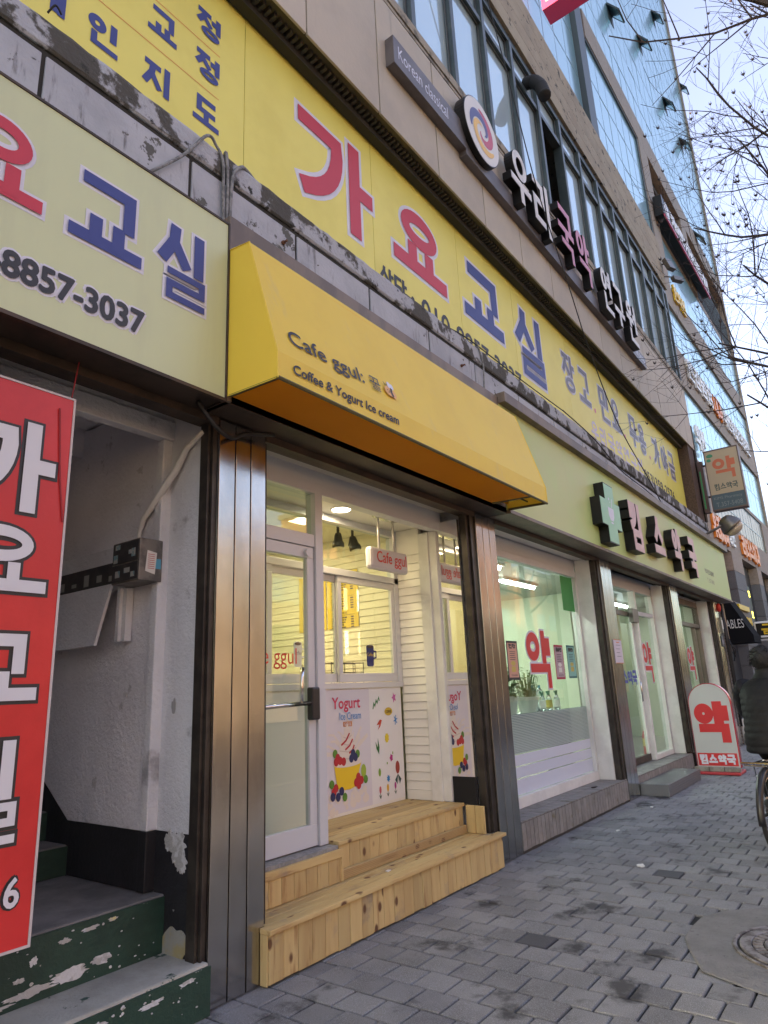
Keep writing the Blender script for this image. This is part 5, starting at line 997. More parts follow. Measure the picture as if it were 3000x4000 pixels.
# end wall fittings
for nm, lab, cat, f in (('alarm_bell', 'small red alarm box on the end pier beside the pharmacy', 'alarm', lambda o: build(MB().ell((16.71, -.03, 2.99), (.06, .05, .1)), 'body', mat('alarm_red', (.6,.03,.02), .4), o, True)),
    ('meter_box', 'narrow grey meter box on the end pier', 'meter box', lambda o: (build(B(16.56, 16.72, -.06, -.002, 2.42, 2.76), 'case', m_rail2, o), build(B(16.58, 16.7, -.066, -.0605, 2.5, 2.7), 'window', m_pwhite, o))),
    ('house_number', 'dark house number plate reading 151 below the meter box', 'plate', lambda o: (build(MB().poly(FF(-.004), [(16.54,2.12),(16.74,2.12),(16.74,2.34),(16.64,2.4),(16.54,2.34)], 0, .012), 'plate', mat('plate_navy', (.05,.06,.09), .4), o), build(latin(MB(), FF(-.0165), '151', 16.57, 16.71, 2.18, 2.27), 'number', m_white, o)))):
    o = thing(nm, lab, cat, (16.66, -.01, 2.4 if nm != 'alarm_bell' else 2.9)); f(o)
dp = thing('downpipe', 'bundle of black conduits and a white downpipe at the end of the pharmacy', 'pipe', (17.1, -.05, 0)); build(MB().tube([(17.1,-.06,.0),(17.08,-.06,.55)], .06, 10), 'white_foot', m_pwhite, dp, True)
q = MB(); [q.tube([(16.98+.05*k,-.03,.4),(16.96+.05*k,-.035-.02*(k % 2),2.2),(17.0+.04*k,-.03,3.1)], .02, 6) for k in range(4)]; q.tube([(16.95,-.08,2.3),(16.9,-.14,2.1),(16.96,-.16,1.9),(17.03,-.1,2.0)], .012, 6); q.tube([(16.9,-.09,2.2),(17.0,-.18,2.05),(17.05,-.1,1.8)], .012, 6); build(q, 'conduit', m_wire, dp, True); build(MB().tube([(17.15,-.05,2.3),(17.1,-.05,3.1)], .022, 8), 'pvc_pipe', mat('pvc_beige', (.35,.28,.2), .6), dp)
bw = thing('brick_infill', 'narrow strip of pale brick at the end of the old building', 'wall', (17.3, .2, 0)); bm_ = mat('brick_pale', (.42,.38,.33), .85, rnd=.15, bump=.2, bs=50); build(B(17.27, 17.5, .03, .9, 0, 7), 'mortar', mat('mortar_brown', (.12,.08,.06), .9), bw)
for k in range(96):
    z = .02+k*.072; build(B(17.262+.115*(k % 2), 17.37+.12*(k % 2), .018, .029, z, z+.058), 'brick', bm_, bw); build(B(17.265, 17.268, .03, .22, z, z+.058), 'brick', bm_, bw)
# ---------------------------------------------------------------- cables
def cable(path, r, m_, label, n=5):
    P = []; path = [Vector(p) for p in path]
    for i in range(len(path)-1):
        for t in range(6):
            u = t/6; a, b, c_, d_ = path[max(i-1,0)], path[i], path[i+1], path[min(i+2, len(path)-1)]
            P.append(.5*((2*b)+(c_-a)*u+(2*a-5*b+4*c_-d_)*u*u+(3*b-a-3*c_+d_)*u**3))
    P.append(path[-1]); return tag(build(MB().tube(P, r, n), 'cable', m_, smooth=True), label, 'cable')
cable([(6.2,-.3,11.4),(6.58,-.3,10.48),(6.84,-.3,9.88),(7.23,-.3,8.93),(7.63,-.3,8.03),(8.4,-.3,6.95),(8.95,-.3,6.15),(9.86,-.3,5.3),(11.1,-.3,4.75),(12.4,-.2,4.45)], .008, m_wire, 'thin black cable slanting down across the block letters and yellow banner')
cable([(8.3,-.02,5.1),(8.75,-.25,4.75),(9.6,-.3,4.5),(10.9,-.3,4.46),(12.2,-.25,4.46)], .008, m_wire, 'black cable sagging from the ledge onto the pharmacy sign trim')
cable([(1.84,-.012,4.5),(2.08,-.03,4.8),(2.26,-.03,5.09),(2.36,.0,5.1),(2.4,-.025,4.98),(2.41,-.025,4.7),(2.42,-.03,4.4)], .011, m_wireg, 'grey cable looping over the ledge above the pale green sign')
cable([(2.5,.1,5.12),(2.43,-.02,5.08),(2.44,-.03,4.8),(2.43,-.03,4.34)], .012, m_wireg, 'grey cable hanging straight down the ledge beside the awning')
cable([(2.46,-.03,4.34),(2.47,-.035,4.85),(2.54,-.03,5.03),(2.66,.02,5.105),(2.9,.1,5.11)], .014, m_wireg, 'thick grey cable curving up over the ledge top')
cable([(5.3,.04,5.085),(5.7,-.01,5.09),(6.3,-.02,5.08),(6.9,.0,5.1),(7.6,-.02,5.085),(8.4,.0,5.12)], .007, m_wire, 'black cable lying along the top of the concrete ledge')
cable([(5.9,-.02,5.13),(6.0,-.03,4.9),(5.98,-.03,4.6),(6.0,-.03,4.45)], .01, m_wireg, 'grey cable dropping down the peeling ledge over the pharmacy sign')
cable([(1.2,-.02,5.1),(1.22,-.06,5.14),(1.26,-.05,5.12)], .006, m_wire, 'short black wire stub sticking up from the ledge')
cable([(2.2,-.1,3.13),(2.3,-.14,3.0),(2.45,-.1,2.98),(2.6,-.06,3.06),(2.8,-.1,3.1)], .014, m_wire, 'dark tangled cable under the corner of the awning', 6)
hz = thing('vent_hose', 'black ribbed exhaust hose hanging out of an upper window', 'hose', (8.55, 0, 10.8)); q = MB(); hp = [Vector((8.62, .05, 11.05)), Vector((8.58, -.12, 10.95)), Vector((8.5, -.24, 10.7)), Vector((8.45, -.3, 10.42))]; P, rs = [], []
for i in range(3):
    for t in range(10): P.append(hp[i].lerp(hp[i+1], t/10)); rs.append(.105 if t % 2 else .09)
P.append(hp[3]); rs.append(.1); q.tube(P, rs, 12); build(q, 'hose', m_rubber, hz, True)
fl = thing('roof_floodlight', 'small grey floodlight on the corner of the stone parapet', 'lamp', (17.2, -.1, 12.1)); build(MB().fbox(Fr((17.1,-.2,12.1), Vector((.9,-.4,0)), Vector((0,.3,1))), -.1, .14, -.15, .2, -.06, .06), 'head', m_rail2, fl, bevel=.01); build(MB().tube([(17.1,0,12.2),(17.1,-.15,12.2)], .02, 6), 'arm', m_rail2, fl)
cc = thing('corner_camera', 'grey security camera under the floodlight at the parapet corner', 'camera', (17.3, -.15, 11.8)); build(MB().fbox(Fr((17.35,-.3,11.75), Vector((.8,-.5,0)), Vector((0,.2,1))), -.16, .16, -.07, .07, -.06, .06), 'body', m_rail2, cc, bevel=.01); build(MB().tube([(17.2,0,11.9),(17.3,-.2,11.85)], .018, 6), 'arm', m_rail2, cc)
for k, (x, y, w, lab) in enumerate(((6.05, -1.02, .05, 'torn white paper scrap on the pavement in front of the tiled sill'), (7.3, -.42, .03, 'tiny white scrap on the pavement near the second pier'), (8.75, -.35, .03, 'yellowish scrap lying by the third pier'), (8.2, .12, .05, 'crumpled dark leaf lying on the tiled sill'))):
    r_ = random.Random(k); q = MB().poly(Fr((x, y, .004 if k < 3 else .275), X, Y), blob(0, 0, w, w*.6, k+70, 12, .4), 0, .006); tag(build(q, 'litter_scrap', m_pwhite if k < 3 else m_soil), lab, 'litter')
# ---------------------------------------------------------------- bicycle and rider
BA = R(-9); BO = Vector((6.88, -1.945, 0)); bf = Vector((math.cos(BA), math.sin(BA), 0)); bl_ = Vector((-math.sin(BA), math.cos(BA), 0))
def W(x, y, z): return BO+bf*x+bl_*y+Z*z
bc = thing('bicycle', 'black city bicycle with rear rack ridden away along the pavement', 'bicycle', BO); m_bk = mat('frame_black', (.02,.02,.023), .3)
for x in (0, 1.03):
    wv = build(MB().tube([W(x+.315*math.cos(a), 0, .335+.315*math.sin(a)) for a in [6.28318*i/40 for i in range(41)]], .021, 8, cap=False), 'wheel', m_rubber, bc, True)
    build(MB().tube([W(x+.288*math.cos(a), 0, .335+.288*math.sin(a)) for a in [6.28318*i/40 for i in range(41)]], .01, 6, cap=False), 'rim', m_chrome, wv, True)
    q = MB(); [q.tube([W(x, .02*(1 if k % 2 else -1), .335), W(x+.285*math.cos(k*.3927), 0, .335+.285*math.sin(k*.3927))], .0013, 4) for k in range(16)]; q.tube([W(x, -.05, .335), W(x, .05, .335)], .02, 8); build(q, 'spokes', m_chrome, wv)
    build(MB().tube([W(x+.35*math.cos(a), 0, .335+.35*math.sin(a)) for a in ([R(20+i*8) for i in range(22)] if x == 0 else [R(20+i*8) for i in range(16)])], .03, 6), 'mudguard', m_bk, bc, True)
q = MB()
for p, r_ in (([W(.44,0,.28), W(.27,0,.78)], .016), ([W(.44,0,.3), W(.88,0,.72)], .02), ([W(.29,0,.68), W(.87,0,.86)], .017), ([W(.44,.03,.28), W(0,.06,.335)], .01), ([W(.44,-.03,.28), W(0,-.06,.335)], .01), ([W(.3,.02,.66), W(0,.06,.335)], .008), ([W(.3,-.02,.66), W(0,-.06,.335)], .008), ([W(.89,0,.68), W(.84,0,.98)], .017), ([W(.88,.05,.7), W(.95,.05,.55), W(1.03,.05,.335)], .011), ([W(.88,-.05,.7), W(.95,-.05,.55), W(1.03,-.05,.335)], .011)): q.tube(p, r_, 8)
build(q, 'frame', m_bk, bc, True)
build(MB().tube([W(.76,.3,1.0), W(.86,.22,1.03), W(.86,0,1.0), W(.86,-.22,1.03), W(.76,-.3,1.0)], .013, 8), 'handlebar', m_chrome, bc, True)
q = MB(); q.ell(W(.24, 0, .84), (.14, .1, .05)); build(q, 'saddle', m_rubber, bc, True); build(MB().tube([W(.27,0,.75), W(.25,0,.82)], .014, 8), 'seat_post', m_chrome, bc)
q = MB()
for y in (-.08, -.03, .03, .08): q.tube([W(-.27,y,.74), W(.17,y,.74)], .007, 5)
for x in (-.27, -.05, .17): q.tube([W(x,-.085,.74), W(x,.085,.74)], .007, 5)
for y in (-.075, .075): q.tube([W(-.1,y,.74), W(0,y*.9,.335)], .006, 5)
q.tube([W(-.16,-.15,.745), W(-.16,.15,.745)], .012, 6); build(q, 'rear_rack', m_chrome, bc)
q = MB(); q.tube([W(.44,.06,.28), W(.28,.09,.26)], .011, 6); q.tube([W(.44,-.06,.28), W(.6,-.09,.3)], .011, 6); q.add(*(lambda m: (m.v, m.f))(MB().lathe([(.09,-.004),(.09,.004)], W(.44,-.05,.28), 20, bl_))); build(q, 'crank', m_chrome, bc)
for s, x, z in ((1, .28, .26), (-1, .6, .3)): build(MB().fbox(Fr(W(x, s*.13, z), bf, bl_), -.045, .045, -.05, .05, -.01, .01), 'pedal', m_rubber, bc)
pe = thing('person', 'person in a black quilted down jacket and dark trousers riding a bicycle, seen from behind', 'person', BO)
def skin(name, verts, edges, m_, par, root, sub=2):
    off = Vector((0,0,0)); p = par
    while p is not None: off += p.location; p = p.parent
    me = bpy.data.meshes.new(name); me.from_pydata([tuple(W(*v[0])-off) for v in verts], edges, []); o = bpy.data.objects.new(name, me); COL.objects.link(o); o.parent = par
    o.modifiers.new('skin', 'SKIN')
    if not me.skin_vertices: me.attributes.new('skin', 'FLOAT', 'POINT')
    for i, v in enumerate(me.skin_vertices[0].data):
        r_ = verts[i][1]; v.radius = r_ if isinstance(r_, tuple) else (r_, r_); v.use_root = (i == root)
    o.modifiers['skin'].use_smooth_shade = True
    s = o.modifiers.new('sub', 'SUBSURF'); s.levels = sub; s.render_levels = sub
    me.materials.append(m_); return o
V, E_ = [], []
def vtx(p, r_, prev=None):
    V.append((p, r_)); i = len(V)-1
    if prev is not None: E_.append((prev, i))
    return i
pel = vtx((.25,0,.95), .13); sp = vtx((.3,0,1.12), .12, pel); ch_ = vtx((.38,0,1.30), .105, sp); nk = vtx((.425,0,1.46), .055, ch_); hd0 = vtx((.44,0,1.53), .075, nk); hd1 = vtx((.455,0,1.62), .088, hd0); hd2 = vtx((.45,0,1.675), .06, hd1)
for s in (1, -1):
    shd = vtx((.37,s*.16,1.36), .042, ch_); elb = vtx((.55,s*.27,1.17), .038, shd); wri = vtx((.735,s*.275,1.045), .03, elb); pal = vtx((.785,s*.27,1.03), .036, wri)
    for k, L_ in enumerate((.9, 1., .95, .8)):     # four fingers curling over the grip
        y = s*(.235+.022*k); a = vtx((.81,y,1.045), .0105, pal); b = vtx((.81+.025*L_,y,1.035), .0098, a); c_ = vtx((.815+.022*L_,y,1.005), .009, b); d_ = vtx((.80+.012*L_,y,.985), .008, c_)
    t0 = vtx((.775,s*.235,1.035), .0125, pal); t1 = vtx((.80,s*.215,1.02), .011, t0); t2 = vtx((.82,s*.21,1.0), .0095, t1)
    hip = vtx((.27,s*.09,.92), .09, pel); kn = vtx((.60 if s > 0 else .66, s*.11, .66 if s > 0 else .72), .06, hip); an = vtx((.29 if s > 0 else .58, s*.125, .35 if s > 0 else .39), .04, kn); ft = vtx((.33 if s > 0 else .64, s*.13, .3 if s > 0 else .335), .038, an); to = vtx((.44 if s > 0 else .74, s*.13, .29 if s > 0 else .33), .03, ft)
m_skin = mat('skin_tone', (.45,.27,.19), .55); bdy = skin('body', V, E_, m_skin, pe, 0, 2)
m_jk = mat('jacket_black', (.011,.0115,.014), .62, spec=.3, col2=(.008,.008,.01), vs=9, bump=.25, bs=35); m_tr = mat('trousers_black', (.006,.006,.007), .85, spec=.2)
# quilted jacket: rings puff between stitch lines
q = MB(); n = 26; K = 120; P = []
path = [(.22,.80,.15,.195),(.225,.815,.165,.21),(.235,.92,.17,.215),(.27,1.05,.16,.212),(.32,1.2,.165,.228),(.365,1.32,.155,.24),(.385,1.385,.135,.215),(.395,1.425,.11,.16),(.41,1.45,.09,.115),(.415,1.5,.078,.085),(.42,1.535,.076,.08)]
for i in range(K+1):
    t = i/K*(len(path)-1); k = min(int(t), len(path)-2); u = t-k; a, b = path[k], path[k+1]; x, z, rx_, ry_ = [a[j]+(b[j]-a[j])*u for j in range(4)]
    pf_ = 1+(.035*abs(math.sin((z-.8)*math.pi/.058))**.7-.015 if z < 1.44 else 0)
    for j in range(n): th = 6.28318*j/n; P.append(W(x+rx_*pf_*math.cos(th), ry_*pf_*math.sin(th)*(1 if abs(math.sin(th)) < .9 else .98), z+.0*math.cos(th)))
q.add(P, [(i*n+j, i*n+(j+1) % n, (i+1)*n+(j+1) % n, (i+1)*n+j) for i in range(K) for j in range(n)]+[tuple(range(n))[::-1]])
for s in (1, -1):
    sp_ = [Vector((.37,s*.17,1.385)), Vector((.43,s*.225,1.32)), Vector((.55,s*.275,1.17)), Vector((.65,s*.28,1.1)), Vector((.73,s*.275,1.05))]; rd = (.085,.088,.072,.06,.05); PP, RR_ = [], []
    for i in range(4):
        for t in range(8): u = t/8; c_ = sp_[i].lerp(sp_[i+1], u); PP.append(W(*c_)); RR_.append((rd[i]+(rd[i+1]-rd[i])*u)*(1+.07*abs(math.sin((i*8+t)*math.pi/4))))
    PP.append(W(*sp_[4])); RR_.append(.04); q.tube(PP, RR_, 14)
build(q, 'jacket', m_jk, pe, True)
V, E_ = [], []; pel = vtx((.24,0,.92), .155); up = vtx((.25,0,1.0), .15, pel)
for s in (1, -1): hip = vtx((.29,s*.1,.9), .105, pel); th_ = vtx((.45,s*.11,.79 if s > 0 else .82), .09, hip); kn = vtx((.60 if s > 0 else .66, s*.112, .66 if s > 0 else .72), .075, th_); an = vtx((.31 if s > 0 else .58, s*.125, .38 if s > 0 else .42), .06, kn)
skin('trousers', V, E_, m_tr, pe, 0, 2)
for s, x, z in ((1, .30, .315), (-1, .61, .35)): q = MB(); q.ell(W(x+.05, s*.13, z-.02), (.14, .052, .045)); q.ell(W(x-.02, s*.13, z+.025), (.06, .045, .06)); build(q, 'shoe', m_rubber, pe, True)
m_hair = mat('hair_black', (.012,.011,.011), .6, bump=.6, bs=60); q = MB(); r_ = random.Random(2)
q.ell(W(.415, 0, 1.625), (.112, .1, .115), 22, 16)
for i, v in enumerate(q.v): q.v[i] = v+(v-W(.415,0,1.625)).normalized()*r_.uniform(-.006, .012)
for k in range(260):
    a, e = r_.uniform(0, 6.28), r_.uniform(-.9, 1.5); d_ = Vector((math.cos(a)*math.cos(e), math.sin(a)*math.cos(e), math.sin(e))); b_ = W(.415, 0, 1.625)+d_*.105; q.tube([b_, b_+d_*.018+Z*.004, b_+d_*.024-Z*.012], .0045, 3, .001)
build(q, 'hair', m_hair, pe, True)
q = MB()
for s in (1, -1): q.ell(W(.455, s*.092, 1.605), (.022, .012, .034))
q.ell(W(.548, 0, 1.6), (.018, .016, .026)); build(q, 'ear', m_skin, pe, True)
q = MB(); [q.ell(W(.535, s*.034, 1.625), (.01, .013, .009)) for s in (1, -1)]; build(q, 'eye', m_pwhite, pe); build(MB().ell(W(.535, 0, 1.56), (.012, .026, .007)), 'mouth', mat('lip', (.35,.13,.11), .5), pe)

# ---------------------------------------------------------------- bare street trees
m_bark = mat('bark', (.065,.055,.055), .9, col2=(.1,.085,.08), vs=14, bump=.5, bs=40); m_twig = mat('twig', (.045,.034,.036), .8); m_pod = mat('seed_pod', (.05,.035,.036), .8)
def tree(base, h, seed, label, lean=(0, 0), pods=True, lo_=.32, dens=1., fk=.24, r00=.13):
    r_ = random.Random(seed); o = thing('bare_tree', label, 'tree', base, 'bare street trees'); tk, cr, pd = MB(), MB(), MB(); base = Vector(base)
    def grow(p, d, L_, r0, lev):
        n_ = max(3, int(L_/.28)); P = [p]; d = d.normalized()
        for i in range(n_):
            d = (d+Vector((r_.uniform(-1,1), r_.uniform(-1,1), r_.uniform(-.6,1)))*(.16 if lev else .05)+Z*(.05 if lev > 1 else .0)).normalized(); p = p+d*(L_/n_); P.append(p)
        (tk if lev == 0 else cr).tube(P, r0, 9 if lev == 0 else (6 if lev == 1 else 4), max(r0*.35, .0022))
        if lev >= 4 or L_ < .25:
            if pods and r_.random() < .2:
                q_ = P[-1]; pd.ell(q_, (.017,.017,.022), 6, 4)
                for a in range(5): pd.tube([q_+Vector((.016*math.cos(a*1.26), .016*math.sin(a*1.26), 0)), q_+Vector((.032*math.cos(a*1.26), .032*math.sin(a*1.26), .045))], .007, 3, .002)
            return
        kids = {0: int(15*dens), 1: 7, 2: 5, 3: 3}[lev]
        for k in range(kids):
            t = (lo_+(1-lo_)*(k+r_.random())/kids) if lev == 0 else r_.uniform(.25, 1); q_ = P[min(len(P)-1, max(1, int(t*(len(P)-1))))]
            a = k*2.4+r_.uniform(-.4,.4) if lev == 0 else r_.uniform(0, 6.28); side = d.cross(Vector((math.cos(a), math.sin(a), .01))).normalized(); up_ = r_.uniform(.35, .75) if lev == 0 else r_.uniform(.5, 1.1)
            grow(q_, d*up_+side*r_.uniform(.7, 1), L_*(r_.uniform(fk*.85, fk*1.15) if lev == 0 else r_.uniform(.42, .62))*(1.15-.5*t if lev == 0 else 1), r0*(.36 if lev == 0 else .5)*(1.1-.5*t), lev+1)
    grow(base, Vector((lean[0], lean[1], 1)), h, r00, 0); build(tk, 'trunk', m_bark, o, True); build(cr, 'crown', m_twig, o)
    if pods: build(pd, 'seed_pod', m_pod, o, kind='stuff')
tree((7.0, -4.75, 0), 10.5, 12, 'nearest bare street tree reaching into the top right corner', (.0, .02), False, .6, .7, .3)
tree((12.2, -4.8, 0), 12.0, 5, 'bare street tree full of dry seed pods on the right', (0, .0), True, .34, 1.4, .3)
tree((19.5, -4.9, 0), 11.5, 31, 'farther bare street tree with seed pods beyond the rider', (0, .0), True, .3, 1.1, .27)

# ---------------------------------------------------------------- glass office tower beyond
TX, TY, TR = 17.6, 3.24, -.0135
tw = thing('office_tower', 'tall office building of pale blue mirror glass and beige stone bands', 'building', (TX, TY, 0)); tw.rotation_euler.z = TR; tw['_rz'] = 0
m_tg = mirrorglass('tower_glass', (.7,.88,.92), (.24,.43,.49), .45, .12, .05); m_tg2 = mirrorglass('low_window_glass', (.5,.42,.36), (.14,.12,.1), .5, .05, .08); m_st = mat('tower_stone', (.34,.28,.225), .75, col2=(.29,.24,.19), vs=9, bump=.1, bs=60, rnd=.05); m_tm = mat('tower_mullion', (.27,.4,.45), .4, .2); m_tfr = mat('tower_frame_dark', (.05,.07,.075), .5); m_granite = mat('granite_grey', (.16,.16,.165), .7, col2=(.1,.1,.105), vs=60, lo=.4, hi=.6, rnd=.1)
def tb(n, x0, x1, y0, y1, z0, z1, m=m_st, p=None, bv=0): return build(MB().box(x0, x1, y0+TY, y1+TY, z0, z1), n, m, p or tw, bevel=bv)
tw.location = (TX, TY, 0)
TE = 55.5
tb('core', TX+.05, TE-.3, .9, 14, 0, 66, m=mat('tower_core', (.1,.12,.13), .7))
panes = []; mull = MB()
def curtain(x0, x1, z0, z1, pw, ph, sub=True, mat_=m_tg, y=0.):
    nx = max(1, round((x1-x0)/pw)); nz = max(1, round((z1-z0)/ph)); dx, dz = (x1-x0)/nx, (z1-z0)/nz
    for i in range(nx):
        for j in range(nz):
            panes.append((math.hypot(x0+i*dx, z0+j*dz), x0+i*dx+.014, x0+(i+1)*dx-.014, z0+j*dz+.02, z0+(j+1)*dz-.02, y, mat_))
    for i in range(nx+1): mull.box(x0+i*dx-.016, x0+i*dx+.016, TY+y-.008, TY+y+.06, z0, z1)
    for j in range(nz+1): mull.box(x0, x1, TY+y-.01, TY+y+.05, z0+j*dz-.022, z0+j*dz+.022)
curtain(TX, 24.0, 20, 66, 1.28, 2.3); tb('dark_pilaster', 24.05, 25.0, -.25, .5, 13, 66, m=m_tfr); tb('lilac_panel', 25.05, 25.75, -.05, .5, 13, 66, m=mat('lilac_metal', (.34,.36,.48), .35, .4))
curtain(25.8, 33.3, 21.9, 30.55, 1.25, 2.2); curtain(25.8, TE-.4, 32.5, 66, 1.3, 2.3)
for a in ((25.8, 33.4, -.08, .2, 30.56, 30.7), (33.31, 33.5, -.08, .2, 20, 30.555)): tb('dark_frame', *a, m=m_tfr)
for i in range(17): tb('stone_panel', 25.8+i*1.747, 25.8+(i+1)*1.747-.02, -.12, .3, 30.71, 32.45)
tb('stone_pier', 33.51, 35.2, -.12, .9, 22, 30.7); tb('stone_pier', 42.2, 43.7, -.12, .9, 25.6, 30.7); tb('stone_edge', TE-.38, TE+.1, -.14, 13, 0, 66)
for x0, x1 in ((35.21, 42.19), (43.71, TE-.4)):
    tb('balcony_floor', x0, x1, .0, 2.4, 25.5, 25.9, m=m_st); tb('balcony_back', x0, x1, .85, .899, 25.9, 30.7, m=mat('balcony_tan', (.3,.24,.17), .8)); tb('balcony_head', x0, x1, .31, .84, 30.3, 30.7, m=mat('balcony_dark', (.1,.09,.085), .8))
    rl = tb('railing', x0, x1, -.02, .02, 28.4, 28.46, m=m_tfr); bars = MB(); k = x0+.1
    while k < x1: bars.box(k, k+.03, TY-.012, TY+.012, 25.91, 28.4); k += .16
    build(bars, 'railing_bar', m_tfr, rl)
curtain(33.6, TE-.4, 22.05, 25.4, 1.3, 1.68); curtain(TX+.1, 33.3, 12, 20, 1.3, 2.) ; curtain(33.6, TE-.4, 18.0, 20.4, 1.3, 1.2); curtain(33.6, TE-.4, 11.9, 15.7, 1.3, 1.9)
for z0, z1 in ((20.45, 22.0), (15.75, 17.95), (9.55+2.05, 11.85)):
    for i in range(13): tb('stone_panel', 33.55+i*1.66, 33.55+(i+1)*1.66-.02, -.12, .3, z0, z1)
curtain(36.6, 51.9, 9.5, 11.55, .95, 1.02, mat_=m_tg2, y=-.05); tb('stone_panel', TX+12, 36.5, -.12, .3, 7.8, 11.58); tb('stone_panel', 52.0, TE-.4, -.12, .3, 7.8, 11.58)
for i in range(12): tb('stone_panel', 33.5+i*1.8, 33.5+(i+1)*1.8-.02, -.14, .3, 7.8, 9.45)
for x0, x1 in ((38.3, 41.1), (45.75, 47.2), (51.7, 53.6)):
    for k in range(8): tb('granite_block', x0, x1, -.2, .5, k*.97, k*.97+.95, m=m_granite if k < 7 else m_st)
for x0, x1 in ((41.1, 45.75), (47.2, 51.7), (33.5, 38.3)): tb('bay_glass', x0, x1, .3, .34, 0, 7.79, m=mirrorglass('bay_glass', (.35,.38,.42), (.05,.055,.06), .45, .03)); tb('bay_spandrel', x0, x1, .1, .29, 3.6, 4.1, m=m_tfr)
tb('brick_base', TX+.3, 33.4, -.05, .5, 0, 12, m=m_granite)
panes.sort(key=lambda t: t[0]); far = MB(); rr = random.Random(8)
for i, (s, x0, x1, z0, z1, y, mm) in enumerate(panes):
    t_ = [rr.uniform(-.005, .005) for _ in range(3)]
    P = [(x0, TY+y+t_[0], z0), (x1, TY+y+t_[1], z0), (x1, TY+y+t_[1]+t_[2], z1), (x0, TY+y+t_[0]+t_[2], z1)]
    if i < 300: build(MB().add(P, [(0,1,2,3)]), 'window_pane', mm, tw)
    else: far.add(P, [(0,1,2,3)])
build(far, 'upper_panes', m_tg, tw, kind='stuff'); build(mull, 'mullion', m_tm, tw)
kk = 1.9958
for x0, z0 in ((15.86, 20.1), (20.0, 22.9), (23.2, 22.9), (25.7, 22.9), (24.3, 17.6), (24.6, 28.6), (29.0, 28.6)):
    x, z = x0*kk*(1-.004*(x0-17.5)), 1.48+(z0-1.48)*kk*(1-.004*(x0-17.5)); f = Fr((x, TY-.05-.0135*(x-TX)*0, z), X, Vector((0, -.62, -1)))
    o = build(MB().fbox(f, 0, .95, 0, 1.0, -.03, .03), 'tilted_sash', m_tg, tw); q = MB(); [q.fbox(f, a, b, c_, d_, -.045, .045) for a, b, c_, d_ in ((-.05,0,-.05,1.05),(.95,1.0,-.05,1.05),(0,.95,1.0,1.05),(0,.95,-.05,0))]; build(q, 'sash_frame', m_tfr, o); build(MB().box(x, x+.95, TY-.02, TY-.012, z-.95, z), 'open_gap', m_tfr, tw)
# signs on the tower
def ty(x): return TY+math.tan(TR)*(x-TX)
TFr = lambda x, c_=0: Fr((x, ty(x)-c_, 0), Vector((math.cos(TR), math.sin(TR), 0)), Z)
m_lw = mat('sign_white', (.75,.76,.76), .4); m_lo = mat('sign_orange', (.75,.22,.02), .4); m_ly = mat('sign_yellow', (.75,.5,.02), .4)  # plain colours of the sign letters, no emission
s1 = thing('care_sign', 'black sign with white letters and a red underline on the tower balcony', 'sign', (40, ty(40), 25.7)); f = TFr(34.2, .62)
build(MB().fbox(f, 0, 10.6, 25.9, 27.15, -.45, 0), 'box', m_lblack, s1); syls(s1, m_lw, f, '케어링커뮤니티케어', 1.6, 10.4, 26.1, 27.0, .085, c=.01, d=.04); build(MB().fbox(f, 0, 10.6, 25.72, 25.89, -.02, .05), 'red_bar', mat('sign_crimson', (.5,.03,.08), .4), s1); q = MB(); q.disc(f, .8, 26.5, .5, None, .005, .02); build(q, 'round_mark', m_lw, s1)
s2 = thing('clinic_sign', 'white and orange clinic letters along the stone band of the tower', 'sign', (44, ty(44), 16.6)); f = TFr(34.9, .14)
syls(s2, m_lw, f, '앤김범함', .3, 6.0, 16.65, 17.8, .09, c=.0, d=.12); syls(s2, m_lo, f, '내과', 6.4, 8.6, 16.55, 17.8, .1, c=0, d=.12); syls(s2, m_lw, f, '의원종합건강검진', 9.0, 17.6, 16.65, 17.7, .08, c=0, d=.12)
s3 = thing('yellow_letter_sign', 'small yellow letters beside the stone band of the tower', 'sign', (36.4, ty(36), 21.6)); syls(s3, m_ly, TFr(35.3, .14), '한의원', 0, 2.4, 21.3, 22.2, .09, c=0, d=.1)
s4 = thing('dental_sign', 'orange dental clinic letters above the stone bays of the tower', 'sign', (43, ty(43), 7.9)); syls(s4, m_lo, TFr(34.6, .15), '우리치과', 0, 3.4, 8.0, 9.2, .12, c=0, d=.12); syls(s4, m_lw, TFr(38.2, .15), '병원', 0, 1.6, 8.2, 9.1, .08, c=0, d=.1); syls(s4, m_lo, TFr(41.6, .15), '리더스치과', .2, 5.6, 8.05, 9.2, .12, c=0, d=.12)
s5 = thing('gold_shop_sign', 'yellow gold exchange letters on a brown shop fascia under the tower', 'sign', (38, ty(38), 3.4)); f = TFr(35.9, .25); build(MB().fbox(f, .3, 4.6, 3.5, 5.0, -.2, 0), 'panel', mat('fascia_taupe', (.13,.11,.09), .6), s5); syls(s5, m_ly, f, '한국금거래소', .75, 4.3, 3.85, 4.35, .05, c=.005, d=.05); build(MB().fbox(f, .9, 3.6, 4.65, 4.9, .0, .12), 'yellow_bar', m_ly, s5)
s6 = thing('black_shop_awning', 'black wedge awning lettered ABLES beyond the pharmacy', 'awning', (34.8, ty(34.8)-.3, 2.9)); f = Fr((33.9, ty(34)-.05, 0), -Y, Z); q = MB(); q.poly(f, [(0,4.9),(.35,4.9),(1.15,3.2),(1.15,2.9),(0,2.9)], -1.9, 1.9); build(q, 'cloth', mat('awning_black', (.012,.012,.013), .95, spec=.1), s6); build(latin(MB(), Fr((33.88, ty(34)-.05, 0), -Y, Z), 'ABLES', .12, .85, 3.55, 3.95, .0), 'lettering', m_lwhite, s6)
